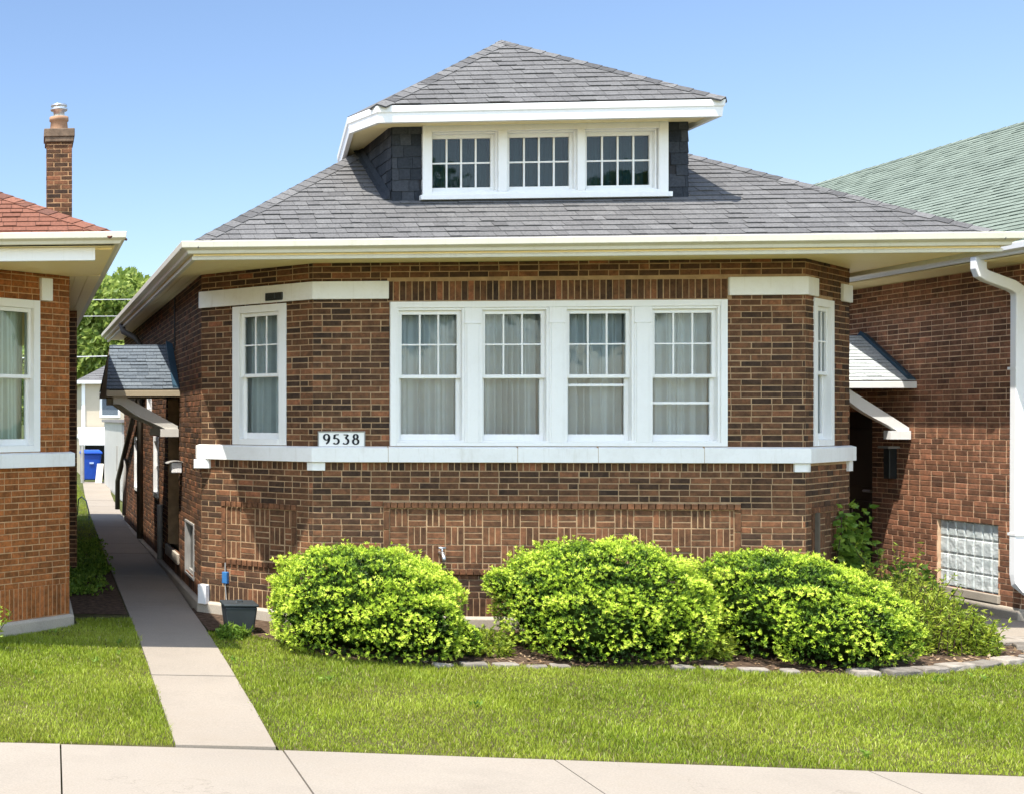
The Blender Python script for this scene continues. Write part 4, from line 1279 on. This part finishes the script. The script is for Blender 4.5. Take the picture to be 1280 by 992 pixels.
BK = RNG.normal(size=(14, 3)); BK = unit(BK * [.55, .55, 1.0]) * RNG.uniform(20, 38, 14)[:, None]; BPH = RNG.uniform(0, 6.28, 14)
def bumps(p):
    return .046 * (np.cos(p @ BK.T + BPH).sum(1) / math.sqrt(7.0))
def yew(loc, lobes, lab, dens=2100):
    o = empty('yew_bush', (loc[0], loc[1], gz(loc[1])), lab, 'bush', 'rounded bushes along the front wall')
    g = gz(loc[1])
    P, A_, RR = [], [], []
    def surf(c, r):
        k = int(dens * 4 * math.pi * ((r[0] * r[1] + r[0] * r[2] + r[1] * r[2]) / 3))
        d = unit(RNG.normal(size=(k, 3)))
        e = 2.6
        s = (np.abs(d) ** e).sum(1) ** (-1 / e)
        p = d * s[:, None]
        nn = unit(np.sign(p) * np.abs(p) ** (e - 1) / np.array(r))
        w = p * np.array(r)
        f = 1 + bumps(w + np.array(c)) + .03 * np.sin(w[:, 0] * 9 + c[0] * 3) * np.sin(w[:, 1] * 8 + 1) + .04 * np.sin(w[:, 0] * 4 + 2) * np.cos(w[:, 2] * 7) + .03 * np.sin(w[:, 0] * 17 + w[:, 2] * 15)
        return w * f[:, None], nn, (f - 1) / .04
    for i, (c, r) in enumerate(lobes):
        w, nn, hgt = surf(c, r)
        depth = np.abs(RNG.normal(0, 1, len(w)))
        sc = 1 - .095 * depth + RNG.uniform(0, .02, len(w))
        p = np.array(c) + w * sc[:, None]
        ok = (p[:, 2] > g + .03) & (RNG.uniform(0, 1, len(p)) < np.clip(.62 + .6 * nn[:, 2], .3, 1))
        for j, (c2, r2) in enumerate(lobes):
            if j != i: ok &= (((np.abs(p - np.array(c2)) / np.array(r2)) ** 2.6).sum(1)) > .72
        p, nn, depth, hgt = p[ok], nn[ok], depth[ok], hgt[ok]
        ax = unit(nn * .75 + np.array([0, 0, .55]) + RNG.normal(size=p.shape) * .35)
        P.append(p); A_.append(ax); RR.append(np.clip(.70 - .34 * depth + .13 * hgt + RNG.normal(0, .10, len(p)), 0, 1))  # deeper sprigs coloured darker: old needles, plus painted shade in the gaps
    P, A_, RR = np.concatenate(P), np.concatenate(A_), np.concatenate(RR)
    # long shoots that break the outline
    k = RNG.choice(len(P), int(len(P) * .07), replace=False)
    P[k] += A_[k] * RNG.uniform(.02, .07, len(k))[:, None]
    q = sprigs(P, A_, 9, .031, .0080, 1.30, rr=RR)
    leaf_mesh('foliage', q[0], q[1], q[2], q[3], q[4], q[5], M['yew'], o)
    mb = MB()
    for c, r in lobes[:4]:
        for t in range(9):
            d = unit(RNG.normal(size=3)); d[2] = abs(d[2])
            e = np.array(c) + d * np.array(r) * .82
            mb.tube([(c[0] * .6 + loc[0] * .4, c[1], g), tuple((np.array(c) + e) / 2), tuple(e)], [.03, .018, .008], 5)
    mb.build('stem', M['yew_wood'], o)
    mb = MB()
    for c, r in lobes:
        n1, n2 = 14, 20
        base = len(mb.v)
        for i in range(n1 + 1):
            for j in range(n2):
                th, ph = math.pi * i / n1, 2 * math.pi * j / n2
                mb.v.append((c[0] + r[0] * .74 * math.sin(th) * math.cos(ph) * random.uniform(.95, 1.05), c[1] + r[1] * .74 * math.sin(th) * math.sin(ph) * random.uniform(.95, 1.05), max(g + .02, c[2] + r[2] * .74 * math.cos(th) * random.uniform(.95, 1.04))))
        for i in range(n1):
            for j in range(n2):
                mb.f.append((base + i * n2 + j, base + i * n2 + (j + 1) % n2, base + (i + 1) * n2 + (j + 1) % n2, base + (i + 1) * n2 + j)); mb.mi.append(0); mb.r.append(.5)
    mb.build('shade_hull', M['yew_shade'], o)  # solid hull under the leaves, its dark colour painting the inner shade
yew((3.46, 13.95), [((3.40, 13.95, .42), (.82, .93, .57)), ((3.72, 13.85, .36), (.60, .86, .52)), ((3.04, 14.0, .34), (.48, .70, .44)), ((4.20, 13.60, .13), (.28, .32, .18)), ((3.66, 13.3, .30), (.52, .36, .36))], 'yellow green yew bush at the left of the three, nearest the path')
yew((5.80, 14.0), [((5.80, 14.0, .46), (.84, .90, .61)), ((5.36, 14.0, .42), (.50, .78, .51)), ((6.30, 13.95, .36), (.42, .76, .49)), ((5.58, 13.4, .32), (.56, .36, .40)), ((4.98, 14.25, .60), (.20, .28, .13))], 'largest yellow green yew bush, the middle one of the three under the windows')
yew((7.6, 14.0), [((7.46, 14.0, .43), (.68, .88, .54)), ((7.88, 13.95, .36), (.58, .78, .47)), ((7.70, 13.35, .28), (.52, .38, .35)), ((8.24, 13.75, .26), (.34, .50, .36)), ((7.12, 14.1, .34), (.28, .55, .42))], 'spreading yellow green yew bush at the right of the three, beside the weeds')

# feathery weeds at the right end of the bed
def weeds(name, pts, lab, hmin, hmax, mat, leaf=.055, width=.014, per=16, cat='weeds', stems=True):
    o = empty(name, (pts[0][0], pts[0][1], gz(pts[0][1])), lab, cat)
    mb = MB(); P, D = [], []
    for (x, y, h) in pts:
        lean = RNG.normal(0, .22, 2); g = gz(y)
        for i in range(per):
            t = (i + .5) / per
            p = np.array([x + lean[0] * h * t * t, y + lean[1] * h * t * t, g + h * t])
            P.append(p + RNG.normal(0, .012, 3)); D.append(unit(RNG.normal(size=3) * [1, 1, .5] + [0, 0, .35]))
        mb.tube([(x, y, g), (x + lean[0] * h * .25, y + lean[1] * h * .25, g + h * .5), (x + lean[0] * h, y + lean[1] * h, g + h)], [.006, .004, .002], 4)
    P, D = np.array(P), np.array(D)
    q = sprigs(P, D, 4, leaf, width, .8, .55, .22)
    leaf_mesh('foliage', *q, mat, o)
    if stems: mb.build('stem', M['yew_wood'], o)
def blob(cx, cy, rx, ry, h, n):
    out = []
    for i in range(n):
        a = RNG.uniform(0, 2 * math.pi); q = math.sqrt(RNG.uniform(0, 1))
        out.append((cx + rx * q * math.cos(a), cy + ry * q * math.sin(a), h * (1 - .45 * q * q) * RNG.uniform(.6, 1.1)))
    return out
weeds('weed_clump', blob(9.12, 14.45, .45, .5, .74, 190), 'feathery green weeds growing between the right bush and the stone edging', .3, .7, M['weed'])
weeds('weed_clump', blob(9.55, 14.25, .22, .28, .42, 60), 'low straggly weeds at the corner of the stone edging', .2, .4, M['weed'])
weeds('weed_clump', blob(9.55, 15.4, .38, .40, .95, 70), 'taller thin weeds behind the bed, in front of the glass block window', .5, .9, M['weed'], .05, .013, 14)
weeds('weed_clump', blob(4.62, 13.75, .22, .25, .26, 40), 'small tuft of weeds between the left and middle bushes', .1, .3, M['weed'])
weeds('weed_clump', blob(6.78, 13.75, .20, .25, .24, 36), 'small tuft of weeds between the middle and right bushes', .1, .3, M['weed'])
weeds('weed_clump', blob(2.22, 14.45, .16, .12, .13, 34), 'leafy weeds at the foot of the black planter', .1, .2, M['vine'], .06, .02, 8)
weeds('weed_clump', blob(-.40, 13.55, .10, .12, .80, 7), 'sprig of bright leaves poking in at the left edge', .5, .9, M['weed'], .06, .02, 12)
# ground cover along the side of the left house
pts = []
for i in range(260):
    y = RNG.uniform(17.6, 24.5); pts.append((RNG.uniform(.52, wl(y) - (.06 if y > 19.5 else .2)), y, RNG.uniform(.03, .10)))
o_pts = np.array(pts)
P, D = [], []
for x, y, h in pts:
    for i in range(9):
        P.append((x + RNG.normal(0, .06), y + RNG.normal(0, .12), gz(y) + RNG.uniform(.02, h))); D.append(unit(RNG.normal(size=3) + [0, 0, .8]))
q_ = sprigs(np.array(P), np.array(D), 4, .05, .028, .9, .6, .22)
tag(leaf_mesh('ground_cover', *q_, M['vine']), 'low leafy ground cover along the left house wall beside the path', 'ground cover', kind='stuff')
# vine on the right flank of the bay
vine = empty('climbing_vine', (9.5, 16.0, 0), 'green vine climbing the right corner of the brown brick bay', 'vine')
P, D = [], []
mb = MB()
for i in range(15):
    u0 = RNG.uniform(.85, 1.75); h = RNG.uniform(.6, 1.35) * (1.0 if u0 < 1.45 else .75)
    prev = None; pp = []
    for k in range(9):
        t = k / 8; u = u0 + .14 * math.sin(i * 2 + t * 4) + (.1 * t)
        p = fCR.p(u, h * t, .06 + .03 * math.sin(k + i)); pp.append(p)
        for r_ in range(7): P.append(np.array(p) + RNG.normal(0, .055, 3)); D.append(unit(np.array(fCR.n) * .6 + RNG.normal(size=3) * .6 + [0, 0, -.1]))
    mb.tube(pp, .006, 4)
for b_ in blob(10.0, 15.95, .38, .3, .72, 60):
    for k in range(8): P.append(np.array([b_[0], b_[1], b_[2] * (k + .5) / 8]) + RNG.normal(0, .04, 3)); D.append(unit(RNG.normal(size=3) + [0, -.4, .5]))
P, D = np.array(P), np.array(D)
# keep leaves outside the brick face
fn, fo = np.array(fCR.n), np.array(fCR.o)
dist = (P - fo) @ fn
uu = (P - fo) @ np.array(fCR.u)
fix = (dist < .03) & (uu < fCR.L)
P[fix] += fn * (.03 - dist[fix])[:, None]
q_ = sprigs(P, D, 3, .085, .055, .9, .5, .25)
leaf_mesh('foliage', *q_, M['vine'], vine)
mb.build('stem', M['yew_wood'], vine)

# black planter by the corner
pot = empty('planter', (2.33, 14.85, 0), 'black square plastic planter standing at the bay corner beside the path', 'planter')
mb = MB()
mb.box8(rr(2.185, 2.465, 14.70, 14.98, gz(14.8) - .0) + rr(2.150, 2.500, 14.665, 15.015, .285))
bevel(mb.build('body', M['bucket'], pot), .02, 3)
mb = MB(); mb.box(2.138, 2.512, 14.653, 15.027, .285, .315); bevel(mb.build('lid', M['bucket'], pot), .012, 2)
mb = MB(); mb.tube([(2.30, 14.84, .315), (2.30, 14.84, .335), (2.36, 14.84, .335), (2.36, 14.84, .315)], .01, 6); mb.build('handle', M['bucket'], pot)

# flat stones edging the bed
def stone(x, y, w, d, h, rot, lab, grp):
    mb = MB(); P = []
    rot += random.uniform(-.16, .16); h *= random.uniform(.45, 1.25); y += random.uniform(-.035, .035); w *= random.uniform(.75, 1.05); g = gz(y)
    for z in (-.03, h):
        for (a, b) in ((-1, -1), (0, -1.08), (1, -1), (1.05, 0), (1, 1), (0, 1.06), (-1, 1), (-1.05, 0)):
            s = 1 if z < 0 else .93
            px, py = a * w / 2 * s * random.uniform(.9, 1.08), b * d / 2 * s * random.uniform(.88, 1.1)
            P.append((x + px * math.cos(rot) - py * math.sin(rot), y + px * math.sin(rot) + py * math.cos(rot), g + z + random.uniform(-.006, .006)))
    mb.idx(P, [tuple(range(8, 16))] + [(i, (i + 1) % 8, 8 + (i + 1) % 8, 8 + i) for i in range(8)])
    tag(bevel(mb.build('edging_stone', M['edge_stone']), .012, 2), lab, 'stone', grp)
gA, gB, gC_ = 'edging stones between the left and middle bushes', 'edging stones between the middle and right bushes', 'edging stones round the weeds at the right'
for x, y, w, rot in ((3.98, 13.12, .26, .1), (4.28, 13.10, .30, -.05), (4.58, 13.12, .26, .06), (4.86, 13.13, .24, .0), (5.1, 13.16, .2, .1)):
    stone(x, y, w, .12, .030, rot, 'flat grey stone in the low edging between the left and middle bushes', gA)
for x, y, w, rot in ((6.22, 13.2, .24, .0), (6.50, 13.17, .27, -.1), (6.82, 13.10, .30, -.12), (7.12, 13.02, .2, -.1)):
    stone(x, y, w, .13, .034, rot, 'flat grey stone in the low edging between the middle and right bushes', gB)
for x, y, w, rot in ((7.75, 12.98, .3, .05), (8.1, 13.06, .32, .28), (8.45, 13.22, .36, .38), (8.80, 13.37, .34, .38), (9.15, 13.53, .36, .4), (9.50, 13.70, .34, .42), (9.82, 13.86, .32, .45), (10.05, 14.15, .34, 1.2), (10.2, 14.5, .34, 1.2)):
    stone(x, y, w, .18, .045, rot, 'thick grey stone in the curved edging round the weeds at the right', gC_)
mb = MB(); mb.box(9.95, 10.75, 14.62, 15.0, -.02, .03); tag(bevel(mb.build('paving_slab', M['edge_stone']), .012), 'grey paving slab lying at the end of the right side path', 'slab')

# dead leaves on the soil
n = 900
px_ = RNG.uniform(2.3, 10.2, n); py_ = np.array([bed_y(x) for x in px_]) + RNG.uniform(.03, .7, n)
P = np.stack([px_, py_, np.array([gz(y) for y in py_]) + .004], 1)
D = unit(np.stack([RNG.normal(size=n), RNG.normal(size=n), RNG.uniform(0, .35, n)], 1)); S = unit(np.cross(D, np.array([[0, 0, 1.]]) + RNG.normal(size=(n, 3)) * .3))
tag(leaf_mesh('leaf_litter', P, D, S, RNG.uniform(.03, .07, n), RNG.uniform(.015, .035, n), RNG.uniform(0, 1, n), leafmat('dead_leaves', [(0, (.12, .07, .035)), (.6, (.28, .19, .11)), (1, (.42, .33, .22))], .1)), 'dry leaf litter on the soil of the front bed', 'leaf litter', kind='stuff')

# grass
def blades(n, xs, ys, h0, h1, w, hm=1):
    h = RNG.uniform(h0, h1, n) * hm
    a = RNG.uniform(0, 2 * math.pi, n); lean = RNG.uniform(.1, .75, n) * h
    la_ = RNG.uniform(0, 2 * math.pi, n)
    lx, ly = lean * np.cos(la_), lean * np.sin(la_)
    z = np.interp(ys, GY, GZ) - .014
    dx, dy = np.cos(a) * w / 2, np.sin(a) * w / 2
    v = np.stack([np.stack([xs - dx, ys - dy, z], 1), np.stack([xs + dx, ys + dy, z], 1),
                  np.stack([xs + lx * .35 + dx * .8, ys + ly * .35 + dy * .8, z + h * .6], 1), np.stack([xs + lx * .35 - dx * .8, ys + ly * .35 - dy * .8, z + h * .6], 1),
                  np.stack([xs + lx, ys + ly, z + h * .96], 1)], 1)
    return v
def scatter(n, x0, x1, y0, y1, ok):
    X, Y = [], []
    x = RNG.uniform(x0, x1, n); y = RNG.uniform(y0, y1, n)
    m = ok(x, y); return x[m], y[m]
bx_, by_ = np.array([p[0] for p in BED]), np.array([p[1] for p in BED])
def okR(x, y):
    top = np.where(x < 2.3, 14.75, np.interp(x, bx_, by_)) + .03
    left = np.interp(y, [b[0] for b in WR], [b[1] for b in WR]) + .004 + RNG.normal(0, .014, len(x))
    low = 9.955 - .058 * np.maximum(0, x - 1.1)
    return (y < top + RNG.normal(0, .03, len(x))) & (x > left) & (y > low + .022 + np.abs(RNG.normal(0, .014, len(x))))
def okL(x, y):
    right = np.interp(y, [b[0] for b in WL], [b[1] for b in WL])
    wallx = np.where(y < 14.05, 9, np.where(y < 15.15, -.625 + (15.1 - 14.0) * 0 + (y - 14.0), .5))
    inside = (y > 14.0) & (x < np.where(y < 15.1, y - 14.0 - .625, .5) + .06)
    thin = (y < 15.6) | (RNG.uniform(0, 1, len(x)) < .0)
    return (x < right - .004 + RNG.normal(0, .014, len(x))) & ~inside & thin & (y > 9.985 + np.abs(RNG.normal(0, .014, len(x))))
x1, y1 = scatter(330000, 1.85, 12.0, 9.2, 15.0, okR)
x2, y2 = scatter(190000, -3.2, 1.3, 9.95, 16.2, okL)
x3, y3 = scatter(26000, .5, 1.6, 20.5, 44, lambda x, y: (x < np.interp(y, [b[0] for b in WL], [b[1] for b in WL])))
X, Y = np.concatenate([x1, x2, x3]), np.concatenate([y1, y2, y3])
n = len(X)
wd = RNG.uniform(.0035, .0075, n)
v = blades(n, X, Y, .016, .046, wd, 1 + .35 * np.sin(X * 2.7 + 2 * np.sin(Y * 1.9)) * np.sin(Y * 3.3 + X))
i = np.arange(n)[:, None] * 5
tri = np.concatenate([i + np.array([[0, 1, 2]]), i + np.array([[0, 2, 3]]), i + np.array([[3, 2, 4]])], 1).reshape(-1)
patch = .15 * np.sin(X * 2.1 + 1.7 * np.sin(Y * 1.3)) + .08 * np.sin(Y * 3.1 + X * 1.1)
rnd = np.clip(RNG.normal(.52, .19, n) + patch, 0, .93)
dead = RNG.uniform(0, 1, n) < .03
rnd[dead] = 1
tag(tri_mesh('grass', v.reshape(-1, 3), tri, np.repeat(rnd, 5), M['grass']), 'short mown green grass of the two front lawns', 'grass', kind='stuff')

# broad leaved weeds in the turf
k = 36
wx, wy = RNG.uniform(-2.5, 11, k), RNG.uniform(9.6, 14.6, k)
m = np.where(wx < 1.1, okL(wx, wy), okR(wx, wy)) & ~((wx > 1.05) & (wx < 1.95))
wx, wy = wx[m], wy[m]
P = np.repeat(np.stack([wx, wy, np.interp(wy, GY, GZ) + .012], 1), 3, 0) + RNG.normal(0, .03, (3 * len(wx), 3)) * [1, 1, .1]
q_ = sprigs(P, np.tile([[0, 0, 1.]], (len(P), 1)) + RNG.normal(0, .15, (len(P), 3)), 5, .045, .020, 1.6, .6, .2)
tag(leaf_mesh('lawn_weeds', *q_, M['vine']), 'small broad leaved weeds scattered through the lawn grass', 'weeds', kind='stuff')
